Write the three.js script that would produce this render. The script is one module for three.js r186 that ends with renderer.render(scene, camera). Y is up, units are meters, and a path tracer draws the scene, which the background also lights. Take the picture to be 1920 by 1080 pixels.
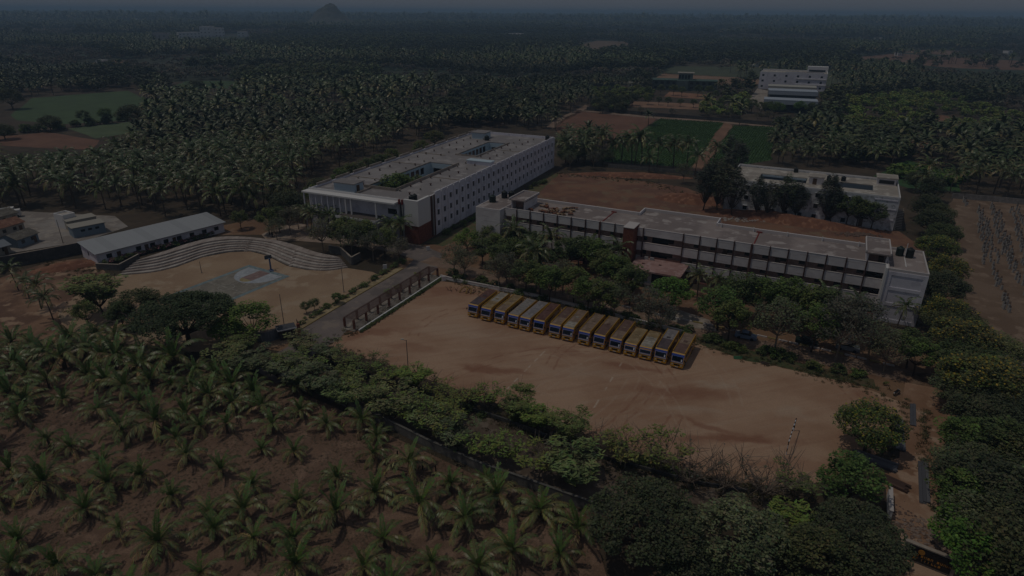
import * as THREE from 'three';
import { mergeGeometries } from 'three/addons/utils/BufferGeometryUtils.js';

// ---------------------------------------------------------------- camera, sky, sun, exposure
const scene = new THREE.Scene();
const camera = new THREE.PerspectiveCamera(48.46, 16 / 9, 1, 40000);
camera.position.set(0, 62, 0);
camera.rotation.order = 'YXZ';
camera.rotation.set(THREE.MathUtils.degToRad(-23.35), 0, THREE.MathUtils.degToRad(0.36));

const renderer = new THREE.WebGLRenderer({ antialias: true });
renderer.toneMapping = THREE.LinearToneMapping;
renderer.toneMappingExposure = 0.12;
renderer.shadowMap.enabled = true;

{ // hazy dry-season sky: pale grey at the horizon, slightly bluer and deeper overhead
  const w = 64, h = 64, d = new Float32Array(w * h * 4);
  for (let y = 0; y < h; y++) for (let x = 0; x < w; x++) {
    const el = Math.max(0, ((y + 0.5) / h - 0.5) * 2), t = Math.pow(el, 0.55), k = (y * w + x) * 4;
    d[k] = 0.60 * (1 - t) + 0.50 * t; d[k + 1] = 0.64 * (1 - t) + 0.60 * t; d[k + 2] = 0.74 * (1 - t) + 0.80 * t; d[k + 3] = 1;
  }
  const sky = new THREE.DataTexture(d, w, h, THREE.RGBAFormat, THREE.FloatType);
  sky.mapping = THREE.EquirectangularReflectionMapping; sky.magFilter = THREE.LinearFilter; sky.needsUpdate = true;
  scene.background = sky; scene.environment = sky;
}
const sun = new THREE.DirectionalLight(new THREE.Color(1, 0.93, 0.80), 4.3);
sun.position.set(-37 * 3, 90 * 3, 2 * 3 - 130); sun.target.position.set(0, 0, -130);
sun.castShadow = true; sun.shadow.radius = 1.2; sun.shadow.mapSize.set(4096, 4096);
Object.assign(sun.shadow.camera, { left: -260, right: 260, top: 260, bottom: -260, near: 1, far: 900 });
scene.add(sun, sun.target);
scene.fog = new THREE.FogExp2(new THREE.Color(0.48, 0.72, 1.0), 0.00027);

// ---------------------------------------------------------------- helpers
const V3 = (x, y, z) => new THREE.Vector3(x, y, z);
function rng(seed) { let a = seed >>> 0; return () => { a = (a + 0x6D2B79F5) | 0; let t = Math.imul(a ^ (a >>> 15), 1 | a); t = (t + Math.imul(t ^ (t >>> 7), 61 | t)) ^ t; return ((t ^ (t >>> 14)) >>> 0) / 4294967296; }; }
const R0 = rng(7), rr = (a, b, r = R0) => a + (b - a) * r();
const used = {};
function numbered(n) { const k = used[n] = (used[n] ?? -1) + 1; return k ? n + '_' + String(k).padStart(3, '0') : n; }
function shade(o) { o.castShadow = true; o.receiveShadow = true; return o; }
function obj(name, geo, m, parent) {
  const g = Array.isArray(geo) ? (geo.length > 1 ? mergeGeometries(geo.map((q) => (q.index ? q.toNonIndexed() : q))) : geo[0]) : geo;
  const o = shade(new THREE.Mesh(g, m)); o.name = parent ? name : numbered(name); (parent || scene).add(o); return o;
}
function tag(o, label, category, group) { o.userData.label = label; o.userData.category = category; if (group) o.userData.group = group; return o; }
function thing(name, label, category, [x, y, z] = [0, 0, 0], turn = 0, group) {
  const o = new THREE.Group(); o.name = numbered(name); o.position.set(x, y, z); o.rotation.y = turn; scene.add(o); return tag(o, label, category, group);
}
function struct(name, geo, m, label) { const o = obj(name, geo, m); o.userData.kind = 'structure'; o.userData.label = label || name.replace(/_/g, ' '); return o; }
function stuff(o, label, category) { o.userData.kind = 'stuff'; return tag(o, label, category); }
function dup(src, [x, y, z], turn, label, group, s = 1) {
  const c = src.clone(); c.name = numbered(src.name.replace(/_\d{3}$/, '')); scene.add(c); c.position.set(x, y, z); c.rotation.y = turn;
  if (Array.isArray(s)) c.scale.set(...s); else c.scale.setScalar(s);
  c.userData = { ...src.userData }; if (label) c.userData.label = label; if (group) c.userData.group = group; return c;
}
// a box by its extents, uv in metres
function box(x0, x1, y0, y1, z0, z1) {
  const w = x1 - x0, h = y1 - y0, d = z1 - z0, g = new THREE.BoxGeometry(w, h, d), uv = g.attributes.uv;
  for (let i = 0; i < 24; i++) { const f = i >> 2; const [a, b] = f < 2 ? [d, h] : f < 4 ? [w, d] : [w, h]; uv.setXY(i, uv.getX(i) * a + x0, uv.getY(i) * b + y0); }
  g.translate((x0 + x1) / 2, (y0 + y1) / 2, (z0 + z1) / 2); return g;
}
function cyl(r0, r1, x, y0, y1, z, n = 10) { const g = new THREE.CylinderGeometry(r1, r0, y1 - y0, n); g.translate(x, (y0 + y1) / 2, z); return g; }
function rod(a, b, r0, r1 = r0, n = 5) { // a straight tapered rod between two points
  const d = b.clone().sub(a), g = new THREE.CylinderGeometry(r1, r0, d.length(), n, 1, true);
  g.translate(0, d.length() / 2, 0); g.applyQuaternion(new THREE.Quaternion().setFromUnitVectors(V3(0, 1, 0), d.normalize())); g.translate(a.x, a.y, a.z); return g;
}
// wall panel in the xy plane (front face at z = 0, thickness behind it) with rectangular openings
function pierced(w, h, holes, th = 0.3) {
  const s = new THREE.Shape([[0, 0], [w, 0], [w, h], [0, h]].map((p) => new THREE.Vector2(...p)));
  for (const [x0, x1, y0, y1] of holes) s.holes.push(new THREE.Path([[x0, y0], [x0, y1], [x1, y1], [x1, y0]].map((p) => new THREE.Vector2(...p))));
  const g = new THREE.ExtrudeGeometry(s, { depth: th, bevelEnabled: false }); g.translate(0, 0, -th); return g;
}
// polygon sheet on the ground; corners [x, z]
function sheet(poly, y) {
  const g = new THREE.ShapeGeometry(new THREE.Shape(poly.map(([x, z]) => new THREE.Vector2(x, -z)))); g.rotateX(-Math.PI / 2); g.translate(0, y, 0); return g;
}
function pairs(a) { const o = []; for (let i = 0; i < a.length; i += 2) o.push([a[i], a[i + 1]]); return o; }
function inside(x, z, p) { let c = false; for (let i = 0, j = p.length - 1; i < p.length; j = i++) if ((p[i][1] > z) !== (p[j][1] > z) && x < ((p[j][0] - p[i][0]) * (z - p[i][1])) / (p[j][1] - p[i][1]) + p[i][0]) c = !c; return c; }
// uneven, natural border: splits the edges and pushes the points about
function rough(poly, step, amp, r = R0) {
  const o = [];
  poly.forEach((p, i) => {
    const q = poly[(i + 1) % poly.length], L = Math.hypot(q[0] - p[0], q[1] - p[1]), n = Math.max(1, Math.round(L / step));
    for (let k = 0; k < n; k++) { const t = k / n; o.push([p[0] + (q[0] - p[0]) * t + rr(-amp, amp, r), p[1] + (q[1] - p[1]) * t + rr(-amp, amp, r)]); }
  });
  return o;
}
function ribbon(line, w0, w1, y) { // strip along a line of [x, z], from w0 to w1 to the left of it
  const L = [], Rr = [];
  line.forEach((p, i) => { const a = line[Math.max(0, i - 1)], b = line[Math.min(line.length - 1, i + 1)], l = Math.hypot(b[0] - a[0], b[1] - a[1]), nx = (b[1] - a[1]) / l, nz = -(b[0] - a[0]) / l; L.push([p[0] + nx * w0, p[1] + nz * w0]); Rr.push([p[0] + nx * w1, p[1] + nz * w1]); });
  return sheet([...L, ...Rr.reverse()], y);
}
// ---------------------------------------------------------------- textures
function hash(x, y, s) { let h = Math.imul(x, 374761393) ^ Math.imul(y, 668265263) ^ Math.imul(s, 2246822519); h = Math.imul(h ^ (h >>> 13), 1274126177); return ((h ^ (h >>> 16)) >>> 0) / 4294967296; }
function vnoise(x, y, p, s) { const xi = Math.floor(x), yi = Math.floor(y), fx = x - xi, fy = y - yi, u = fx * fx * (3 - 2 * fx), v = fy * fy * (3 - 2 * fy), m = (a) => ((a % p) + p) % p; const a = hash(m(xi), m(yi), s), b = hash(m(xi + 1), m(yi), s), c = hash(m(xi), m(yi + 1), s), d = hash(m(xi + 1), m(yi + 1), s); return a + (b - a) * u + (c - a) * v + (a - b - c + d) * u * v; }
function fbm(u, v, p, oct, s) { let a = 0, w = 0.5, t = 0; for (let i = 0; i < oct; i++) { a += w * vnoise(u * p, v * p, p, s + i); t += w; w *= 0.55; p *= 2; } return a / t; }
function tex(n, fn, repeatMetres) { // fn(u, v) -> linear-ish sRGB 0..1 triple
  const d = new Uint8Array(n * n * 4);
  for (let y = 0; y < n; y++) for (let x = 0; x < n; x++) { const c = fn(x / n, y / n), k = (y * n + x) * 4; d[k] = Math.max(0, Math.min(255, c[0] * 255)); d[k + 1] = Math.max(0, Math.min(255, c[1] * 255)); d[k + 2] = Math.max(0, Math.min(255, c[2] * 255)); d[k + 3] = 255; }
  const t = new THREE.DataTexture(d, n, n); t.colorSpace = THREE.SRGBColorSpace; t.wrapS = t.wrapT = THREE.RepeatWrapping; t.magFilter = THREE.LinearFilter; t.minFilter = THREE.LinearMipmapLinearFilter; t.generateMipmaps = true; t.needsUpdate = true;
  if (repeatMetres) t.repeat.set(1 / repeatMetres, 1 / repeatMetres);
  return t;
}
const mix = (a, b, t) => { t = Math.max(0, Math.min(1, t)); return [a[0] + (b[0] - a[0]) * t, a[1] + (b[1] - a[1]) * t, a[2] + (b[2] - a[2]) * t]; };
const sm = (a, b, x) => { const t = Math.max(0, Math.min(1, (x - a) / (b - a))); return t * t * (3 - 2 * t); };
const hex = (h) => [((h >> 16) & 255) / 255, ((h >> 8) & 255) / 255, (h & 255) / 255];
// mottled surface: two colours, coarse and fine grain, dark specks or streaks
function mottle(n, metres, c0, c1, c2, p, seed, speck = 0.06) {
  const A = hex(c0), Bc = hex(c1), C = hex(c2);
  return tex(n, (u, v) => { let c = mix(A, Bc, sm(0.36, 0.66, fbm(u, v, p, 5, seed))); c = mix(c, C, sm(0.56, 0.72, fbm(u, v, p * 2, 4, seed + 31))); const g = 1 + (hash(u * 9999 | 0, v * 9999 | 0, seed) - 0.5) * speck * 2; return [c[0] * g, c[1] * g, c[2] * g]; }, metres);
}
const mat = (c, rough = 0.85, o = {}) => new THREE.MeshStandardMaterial({ color: c, roughness: rough, metalness: 0, ...o });
const mapped = (map, rough = 0.95, o = {}) => new THREE.MeshStandardMaterial({ map, roughness: rough, metalness: 0, ...o });
// ---------------------------------------------------------------- the ground
const soilTex = mottle(512, 46, 0x79604e, 0x6c5444, 0x846a58, 9, 11, 0.14);
const landTex = (() => { // far country: patchwork of scrub, dry soil and crops, seen only between the trees
  const A = hex(0x3c4030), Bc = hex(0x4e4636), C = hex(0x323e2a);
  return tex(1024, (u, v) => mix(mix(A, Bc, sm(0.5, 0.62, fbm(u, v, 7, 5, 5))), C, sm(0.5, 0.6, fbm(u, v, 9, 4, 77))), 900);
})();
const far = new THREE.PlaneGeometry(60000, 60000); far.rotateX(-Math.PI / 2); far.translate(0, -0.06, 0);
{ const p = far.attributes.position, uv = far.attributes.uv; for (let i = 0; i < p.count; i++) uv.setXY(i, p.getX(i), p.getZ(i)); }
struct('ground', far, mapped(landTex), 'wide flat countryside of scrub, dry soil and crops reaching the horizon');
const groveFloor = mottle(512, 70, 0x4c3e30, 0x403628, 0x544636, 8, 23, 0.08);
struct('grove_ground', sheet(rough([[-420, -60], [-420, -330], [-420, -620], [-120, -620], [200, -620], [420, -620], [420, -330], [420, -30], [0, -30], [-200, -30]], 60, 3), -0.02), mapped(groveFloor), 'brown leaf-littered soil under the palms and trees around the campus');
struct('plantation_soil', sheet(rough(pairs([-136.3,-135.2, -115.9,-131.1, -92.0,-114.8, -68.5,-109.0, -45.2,-101.9, -22.4,-86.4, -4.5,-74.5, 10.9,-66.4, 11.9,-53.7, -3.1,-45.1, -68.6,-44.7, -118.5,-72.7]), 9, 0.5), 0.01), mapped(soilTex), 'reddish brown ploughed soil of the young palm plantation');
// ground of the campus between the buildings
const yardTex = mottle(512, 60, 0x86684f, 0x795b46, 0x917460, 8, 41, 0.07);
struct('campus_ground', sheet(rough(pairs([-57.5,-115.3, -45.7,-122.7, -28.0,-165.5, -64.3,-183.1, -89.8,-182.6, -100.9,-182.4, -84.3,-197.8, -70.2,-202.2, -54.1,-193.9, -26.1,-173.3, -9.8,-184.2, 17.7,-166.3, 63.5,-126.8, 83.3,-112.7, 112.3,-152.3, 143.4,-198.0, 93.8,-117.3, 73.8,-93.7, 65.6,-88.9, 61.1,-97.7, 49.9,-106.0, 35.7,-118.9, 5.0,-137.4, -19.0,-150.2, -33.2,-120.4, -41.8,-110.0]), 12, 0.3), 0.015), mapped(yardTex), 'dry brown earth of the campus verges');
// playing field: bare tan earth, darker red washes, pale worn patches, wheel tracks
const fieldPoly = pairs([-33.0,-119.4, -30.2,-125.5, -24.9,-136.0, -18.5,-148.1, -13.0,-146.4, 5.9,-137.7, 20.3,-128.9, 32.3,-121.5, 36.6,-117.9, 44.2,-110.4, 51.9,-106.0, 59.5,-102.6, 64.7,-97.4, 68.3,-93.6, 63.9,-87.4, 56.7,-80.4, 51.3,-77.6, 46.5,-74.2, 39.6,-72.4, 32.4,-73.5, 26.1,-75.8, 19.8,-80.0, 12.0,-84.0, 0.1,-92.0, -12.5,-99.5, -26.7,-107.9, -38.5,-113.3, -36.7,-116.5]);
const fb = fieldPoly.reduce((b, [x, z]) => [Math.min(b[0], x), Math.max(b[1], x), Math.min(b[2], z), Math.max(b[3], z)], [1e9, -1e9, 1e9, -1e9]);
const washes = [[-4.5,-105.3, 9, 1.6, 0.25, 0.9], [22.4,-106.0, 10, 1.3, 0.12, 0.8], [29.5,-97.0, 13, 1.9, 0.13, 0.7], [35.4,-84.2, 10, 1.7, 0.1, 1.0], [32.4,-87.0, 9, 1.3, 0.35, 0.7], [-21.4,-113.5, 8, 2, 0.3, 0.4], [-29.0,-119.2, 9, 1.8, -0.3, 0.7], [61.9,-91.9, 3.5, 14, 0.2, 0.5], [43.3,-77.7, 12, 2, 0.1, 0.35], [-16.8,-141.7, 8, 3, 0.2, 0.6], [10.7,-111.7, 12, 1.5, 0.2, 0.35]];
const worn = [[37.2,-99.2, 5, 2.2, 0.1, 0.7], [30.0,-91.6, 9, 1.8, 0.2, 0.5], [13.1,-103.6, 11, 2.5, 0.2, 0.4], [47.9,-91.0, 4, 3, 0.2, 0.5], [-11.2,-120.7, 15, 4, 0.2, 0.35], [21.0,-86.9, 9, 2, 0.2, 0.3]];
const chalk = [[7.0,-112.8, -2.2,-95.3], [21.2,-107.6, 13.7,-91.4]];
const arcs = []; { const r = rng(77); for (let k = 0; k < 26; k++) { const R = 9 + r() * 40, a = -3.1 + r() * 4.5; arcs.push([-20 + r() * 75, -128 + r() * 60, R, a, a + 0.5 + r() * 1.4, r() < 0.45 ? 0.26 : -0.45]); } }
const fieldTex = (() => {
  const A = hex(0xb29279), Bc = hex(0xa27f66), red = hex(0x8a5f49), pale = hex(0xb9a592), line = hex(0xcfc4b6), W = fb[1] - fb[0], H = fb[3] - fb[2];
  const spot = (x, z, [cx, cz, a, b, t, k]) => { const dx = x - cx, dz = z - cz, c = Math.cos(t), s = Math.sin(t), p = (dx * c + dz * s) / a, q = (-dx * s + dz * c) / b; return k * (1 - sm(0.3, 1.1, Math.hypot(p, q))); };
  return tex(1024, (u, v) => {
    const wx = (fbm(u, v, 24, 4, 3) - 0.5) * 9, wz = (fbm(u, v, 24, 4, 8) - 0.5) * 4, x0 = fb[0] + u * W, z0 = fb[3] - v * H, x = x0 + wx, z = z0 + wz;
    let c = mix(A, Bc, sm(0.32, 0.68, fbm(u, v, 9, 5, 2))); let r = 0, p = 0;
    for (const w of washes) r = Math.max(r, spot(x, z, w)); for (const w of worn) p = Math.max(p, spot(x, z, w));
    const tr = fbm(u * 0.25 + v * 0.06, v * 3.2 - u * 1.4, 22, 4, 90); // faint long drag marks
    c = mix(c, red, 0.16 * sm(0.55, 0.74, tr)); c = mix(c, pale, 0.2 * sm(0.58, 0.75, fbm(u * 0.4, v * 2.4 - u, 20, 4, 55)));
    c = mix(c, red, r * 0.85); c = mix(c, pale, p * 0.7);
    for (const [a0, b0, a1, b1] of chalk) { const L = Math.hypot(a1 - a0, b1 - b0), t = ((x0 - a0) * (a1 - a0) + (z0 - b0) * (b1 - b0)) / L / L, e = Math.abs((x0 - a0) * (b1 - b0) - (z0 - b0) * (a1 - a0)) / L; if (t > 0 && t < 1 && e < 0.16) c = mix(c, line, 0.5 * sm(0.35, 0.6, fbm(u, v, 90, 2, 4))); }
    for (const [ax, az, ar, a0, a1, k] of arcs) { const dx = x0 - ax, dz = z0 - az, rr0 = Math.hypot(dx, dz), an = Math.atan2(dz, dx); if (an > a0 && an < a1) for (const off of [-0.95, 0.95]) { const e = Math.abs(rr0 - ar - off + (fbm(u, v, 40, 2, 12) - 0.5) * 0.5); if (e < 0.3) c = mix(c, k > 0 ? pale : red, Math.abs(k) * sm(0.3, 0.1, e) * sm(0.3, 0.55, fbm(u, v, 60, 3, 21))); } }
    const g = 1 + (hash(u * 1024 | 0, v * 1024 | 0, 9) - 0.5) * 0.11; return [c[0] * g, c[1] * g, c[2] * g];
  });
})();
fieldTex.repeat.set(1 / (fb[1] - fb[0]), 1 / (fb[3] - fb[2])); fieldTex.offset.set(-fb[0] / (fb[1] - fb[0]), fb[3] / (fb[3] - fb[2]));
struct('playing_field', sheet(rough(fieldPoly, 5, 0.35), 0.03), mapped(fieldTex), 'bare tan earth playing field with reddish washes and faint chalk lines');
// sandy ground of the basketball court and the amphitheatre
const sandTex = mottle(512, 55, 0xa48a70, 0x9a7f66, 0xab947c, 7, 61, 0.07);
struct('court_ground', sheet(rough(pairs([-102.1,-148.8, -99.4,-149.9, -91.8,-152.2, -88.1,-156.0, -84.3,-163.2, -78.8,-167.5, -73.1,-168.0, -67.6,-165.2, -59.3,-157.6, -53.5,-154.7, -48.4,-154.0, -43.4,-156.0, -35.9,-153.5, -33.0,-149.9, -39.3,-139.2, -45.5,-122.2, -45.3,-114.3, -51.5,-110.9, -66.2,-110.7, -82.3,-115.0, -94.0,-119.5, -100.1,-127.2, -103.6,-140.4]), 6, 0.25), 0.035), mapped(sandTex), 'sandy ground around the basketball court');
// cut earth left of the long classroom block
struct('cut_earth', sheet(rough(pairs([-129.0,-135.3, -128.6,-148.4, -123.6,-158.9, -114.8,-163.1, -107.7,-156.0, -101.1,-147.1, -97.2,-124.6, -92.0,-114.8, -102.2,-112.4, -116.7,-114.5]), 5, 0.5), 0.03), mapped(mottle(512, 30, 0x8f6f58, 0x6d5140, 0xa3876f, 6, 71, 0.1)), 'bare cut earth with a dry path beside the classroom block');
// red earth yard between the buildings
struct('earth_yard', sheet(rough(pairs([7.9,-240.9, 17.6,-265.0, 30.7,-262.5, 53.1,-252.2, 67.7,-242.4, 72.1,-228.6, 76.4,-211.6, 94.7,-202.7, 119.8,-190.9, 118.8,-172.4, 101.1,-167.8, 68.2,-196.4, 42.9,-207.7, 9.1,-216.6]), 5, 0.6), 0.03), mapped(mottle(512, 50, 0x86624c, 0x745242, 0x806852, 8, 81, 0.09)), 'orange earth yard between the three buildings');
// concrete yard at the sheds on the left edge
struct('concrete_yard', sheet(pairs([-166.3,-186.2, -163.7,-205.6, -148.2,-203.5, -129.9,-200.9, -119.4,-189.8, -124.3,-176.1, -140.4,-164.3, -149.4,-159.2]), 0.03), mapped(mottle(512, 25, 0x98908a, 0x877d76, 0xa49a90, 6, 91, 0.05)), 'pale concrete yard beside the sheds');
struct('construction_ground', sheet(rough(pairs([163.4,-232.2, 185.0,-225.4, 210.3,-214.5, 135.2,-105.1, 97.7,-100.8, 92.9,-106.5, 100.9,-127.4, 115.6,-159.9, 138.2,-197.9]), 7, 0.5), 0.03), mapped(mottle(512, 48, 0x7e6856, 0x705a48, 0x8a7462, 9, 101, 0.09)), 'graded tan earth of the construction site');
// roads
const tarTex = mottle(512, 18, 0x7d716c, 0x6d635f, 0x8a7c72, 5, 111, 0.07), conc = mottle(512, 22, 0xa09488, 0x8d8178, 0xaea296, 5, 121, 0.06);
const driveMat = mapped(tarTex, 0.9), paleMat = mapped(conc, 0.9);
struct('entrance_drive', sheet(pairs([-49.2,-104.8, -44.9,-113.2, -44.8,-119.7, -39.0,-132.6, -28.0,-156.3, -26.7,-162.6, -32.8,-167.9, -39.6,-171.7, -33.7,-177.9, -24.5,-172.9, -19.4,-167.3, -19.3,-158.3, -20.4,-153.0, -34.2,-122.4, -35.8,-116.0, -38.6,-110.0, -42.3,-99.2]), 0.045), driveMat, 'dusty grey entrance drive beside the pergola');
const roadLine = pairs([-23.3,-163.0, -15.6,-157.6, -1.3,-147.6, 12.6,-138.1, 26.3,-129.6, 37.8,-122.9, 48.2,-116.2, 58.9,-110.6, 67.4,-106.6, 73.7,-103.2, 78.5,-101.3]);
struct('campus_road', ribbon(roadLine, -2.6, 2.6, 0.05), mapped(mottle(512, 18, 0x8a7262, 0x7e6756, 0x947e6e, 8, 131, 0.08)), 'dusty road under the trees in front of the long building');
struct('parking_apron', sheet(pairs([31.6,-129.1, 38.2,-131.4, 43.4,-126.6, 43.6,-120.9, 38.9,-122.6]), 0.055), paleMat, 'pale concrete apron at the entrance porch');
struct('forecourt', sheet(pairs([-73.3,-190.8, -67.9,-194.7, -51.5,-183.4, -33.7,-177.9, -39.5,-171.3, -49.4,-174.7, -62.5,-177.3, -72.2,-178.1, -75.5,-182.9]), 0.04), mapped(mottle(512, 20, 0xa08c7e, 0x8d7868, 0xac9a8c, 5, 141, 0.06)), 'dusty paved forecourt of the large courtyard building');
struct('dirt_road', sheet(rough(pairs([74.3,-104.3, 83.4,-104.4, 82.0,-100.7, 76.0,-92.1, 70.0,-81.8, 66.0,-74.4, 62.5,-67.9, 60.0,-63.1, 56.3,-55.5, 46.8,-55.5, 50.3,-63.0, 51.2,-67.8, 53.4,-72.6, 52.8,-76.6, 59.3,-79.1, 66.4,-92.0]), 4, 0.25), 0.05), mapped(mottle(512, 24, 0x9e7d66, 0x8a6850, 0xae917b, 5, 151, 0.08)), 'reddish dirt road running down the right side');
struct('boundary_path', sheet(rough(pairs([-41.6,-109.3, -32.2,-105.0, -14.8,-95.1, 0.1,-86.7, 13.0,-78.4, 26.2,-73.4, 39.8,-69.2, 39.2,-67.7, 25.1,-69.1, 11.8,-68.5, 3.2,-73.2, -13.3,-83.0, -29.1,-92.5, -43.5,-102.9]), 5, 0.3), 0.04), mapped(mottle(512, 20, 0x6c5d50, 0x5e4f42, 0x776a5e, 9, 161, 0.1)), 'gravelly strip between the two boundary walls');
// kerb-side pavement of the drive, tan slabs with a yellow-painted kerb
{ const l = pairs([-44.8,-120.0, -42.1,-126.1, -39.0,-132.7, -35.7,-140.0, -32.1,-147.8, -28.4,-155.9]);
  struct('drive_pavement', (() => { const g = ribbon(l, 0.15, 1.9, 0.13); return g; })(), mapped(mottle(512, 12, 0xa08e6c, 0x8c7a5a, 0xae9c7c, 6, 171, 0.06)), 'raised tan pavement along the entrance drive');
  const k = []; for (let i = 0; i + 1 < l.length; i++) { const a = l[i], b = l[i + 1], L = Math.hypot(b[0] - a[0], b[1] - a[1]), g = box(0, L - 0.02, 0, 0.15, -0.15, 0); g.rotateY(-Math.atan2(b[1] - a[1], b[0] - a[0])); g.translate(a[0], 0.02, a[1]); k.push(g); }
  struct('drive_kerb', k, mat(0x8f7c4c, 0.9), 'weathered yellow kerb of the entrance drive'); }
// crop fields
const crop = (c0, c1, c2, s, row) => { const A = hex(c0), Bc = hex(c1), C = hex(c2); return mapped(tex(512, (u, v) => { let c = mix(A, Bc, sm(0.3, 0.7, fbm(u, v, 6, 5, s))); c = mix(c, C, row * sm(0.3, 0.8, 0.5 + 0.5 * Math.sin((v + 0.02 * fbm(u, v, 8, 2, s)) * Math.PI * 2 * 28))); const g = 1 + (hash(u * 512 | 0, v * 512 | 0, s) - 0.5) * 0.16; return [c[0] * g, c[1] * g, c[2] * g]; }, 40)); };
const fields = [
  ['ploughed brown field beside the palm avenue', crop(0x7a5745, 0x6a4a3a, 0x86624e, 201, 0.35), pairs([25.2,-394.5, 44.8,-449.8, 91.9,-418.3, 71.3,-368.1, 56.1,-342.9, 25.7,-332.9])],
  ['bright green crop field behind the row of palms', crop(0x46642f, 0x3c5a2c, 0x527038, 202, 0.4), pairs([73.5,-370.0, 93.5,-416.2, 129.5,-402.7, 77.9,-277.7, 40.6,-288.5, 53.2,-342.8])],
  ['narrow green crop field beyond the dirt track', crop(0x42602f, 0x385628, 0x4e6a3a, 203, 0.4), pairs([131.6,-390.7, 156.7,-387.8, 119.0,-294.3, 83.6,-269.7, 82.0,-273.7])],
  ['reddish dirt track between the two green fields', crop(0x8c6a54, 0x7a5a46, 0x9a7a64, 204, 0.1), pairs([129.5,-402.7, 132.9,-392.8, 81.1,-269.7, 75.0,-273.5])],
  ['pale dirt track along the far field edge', crop(0x9c8474, 0x8a7464, 0xa89080, 205, 0), pairs([44.6,-447.2, 44.9,-455.0, 93.4,-425.2, 132.1,-409.1, 158.2,-391.8, 156.0,-385.9, 128.9,-400.6, 91.5,-416.1])],
  ['dark green field on the far left', crop(0x4a5e3a, 0x425434, 0x586a46, 206, 0.2), pairs([-318.2,-414.7, -363.4,-499.7, -319.8,-551.9, -277.7,-497.5, -235.1,-396.5, -262.9,-381.3, -299.9,-393.8])],
  ['grey green field corner beside the grove', crop(0x5c6a4a, 0x526042, 0x687656, 207, 0.2), pairs([-251.1,-366.9, -228.4,-392.6, -206.9,-359.7, -217.3,-336.6])],
  ['bare reddish field on the left edge', crop(0x7d5a48, 0x6e4e3e, 0x88664f, 208, 0.2), pairs([-296.0,-330.9, -270.6,-340.9, -254.3,-354.6, -213.1,-332.2, -202.5,-307.6, -252.7,-316.6, -275.8,-306.6])],
  ['small green clearing inside the grove', crop(0x455c36, 0x3c5030, 0x546a44, 209, 0.2), pairs([-296.6,-569.3, -309.0,-632.7, -263.7,-635.6, -246.7,-572.1])],
  ['brown field strip in front of the green painted building', crop(0x9a7862, 0x88664f, 0xa6866e, 210, 0.1), pairs([81.4,-472.9, 92.4,-503.2, 141.5,-490.2, 131.5,-458.8])],
  ['small reddish field strip near the green painted building', crop(0x9c7258, 0x8a624a, 0xa6826a, 211, 0.1), pairs([121.4,-534.7, 133.4,-569.0, 161.6,-547.6, 152.7,-515.8])],
  ['bare brown field behind the green painted building', crop(0x94755f, 0x84664f, 0xa0826a, 212, 0.1), pairs([140.3,-671.8, 170.0,-759.8, 251.0,-690.1, 242.5,-636.9, 190.6,-624.2])],
  ['flat grey green field in front of the dark wood', crop(0x53593f, 0x4a4f38, 0x5e6448, 213, 0.1), pairs([158.0,-745.4, 200.6,-854.8, 312.3,-846.7, 371.9,-760.5, 363.9,-675.2, 300.6,-630.8, 253.0,-696.0])],
  ['red bare land on the far right', crop(0x7e5e4a, 0x705444, 0x8a6c58, 214, 0.1), pairs([524.9,-1049.8, 659.1,-1174.3, 700.4,-1066.5, 774.8,-959.0, 657.4,-809.6, 561.4,-849.5, 505.2,-977.8])],
  ['pale red clearing on the far right', crop(0x806454, 0x74584a, 0x8c7060, 215, 0.1), pairs([687.6,-1209.0, 806.1,-1328.9, 822.6,-1257.4, 727.5,-1122.6])],
  ['dry clearing far behind the palms', crop(0x75604c, 0x6a5644, 0x80705a, 216, 0.1), pairs([110.8,-1324.5, 200.1,-1638.5, 295.7,-1537.1, 233.8,-1261.7, 136.1,-1181.2])],
  ['thin brown clearing far on the left', crop(0x7c6350, 0x6e5644, 0x8a705c, 217, 0.1), pairs([-517.9,-821.9, -544.4,-894.1, -509.4,-907.5, -466.8,-817.6])],
  ['reddish soil among the yellow green bushes', crop(0x8c6450, 0x7c5844, 0x98745e, 218, 0.1), pairs([269.3,-425.6, 287.0,-440.4, 293.4,-405.0, 279.1,-388.6, 260.4,-399.7])],
  ['reddish soil among the palms on the right', crop(0x8f6d58, 0x7f5f4c, 0x9c7c66, 219, 0.1), pairs([196.8,-341.6, 211.3,-357.9, 224.8,-328.0, 212.5,-316.8])],
  ['leafy green banana patch beyond the white building', crop(0x3c5a2c, 0x32502a, 0x4a6c38, 220, 0.2), pairs([150.9,-263.8, 182.4,-296.1, 190.2,-269.7, 170.3,-238.5, 153.3,-244.5])],
  ['dirt track along the palm avenue', crop(0x8d7665, 0x7d6656, 0x9a8472, 221, 0), pairs([19.5,-382.6, 25.9,-407.0, 53.0,-483.0, 54.9,-471.6, 32.5,-407.2, 22.8,-375.3])],
];
for (const [label, m, p] of fields) struct('crop_field', sheet(rough(p, 14, 0.8), 0.02), m, label);
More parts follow.
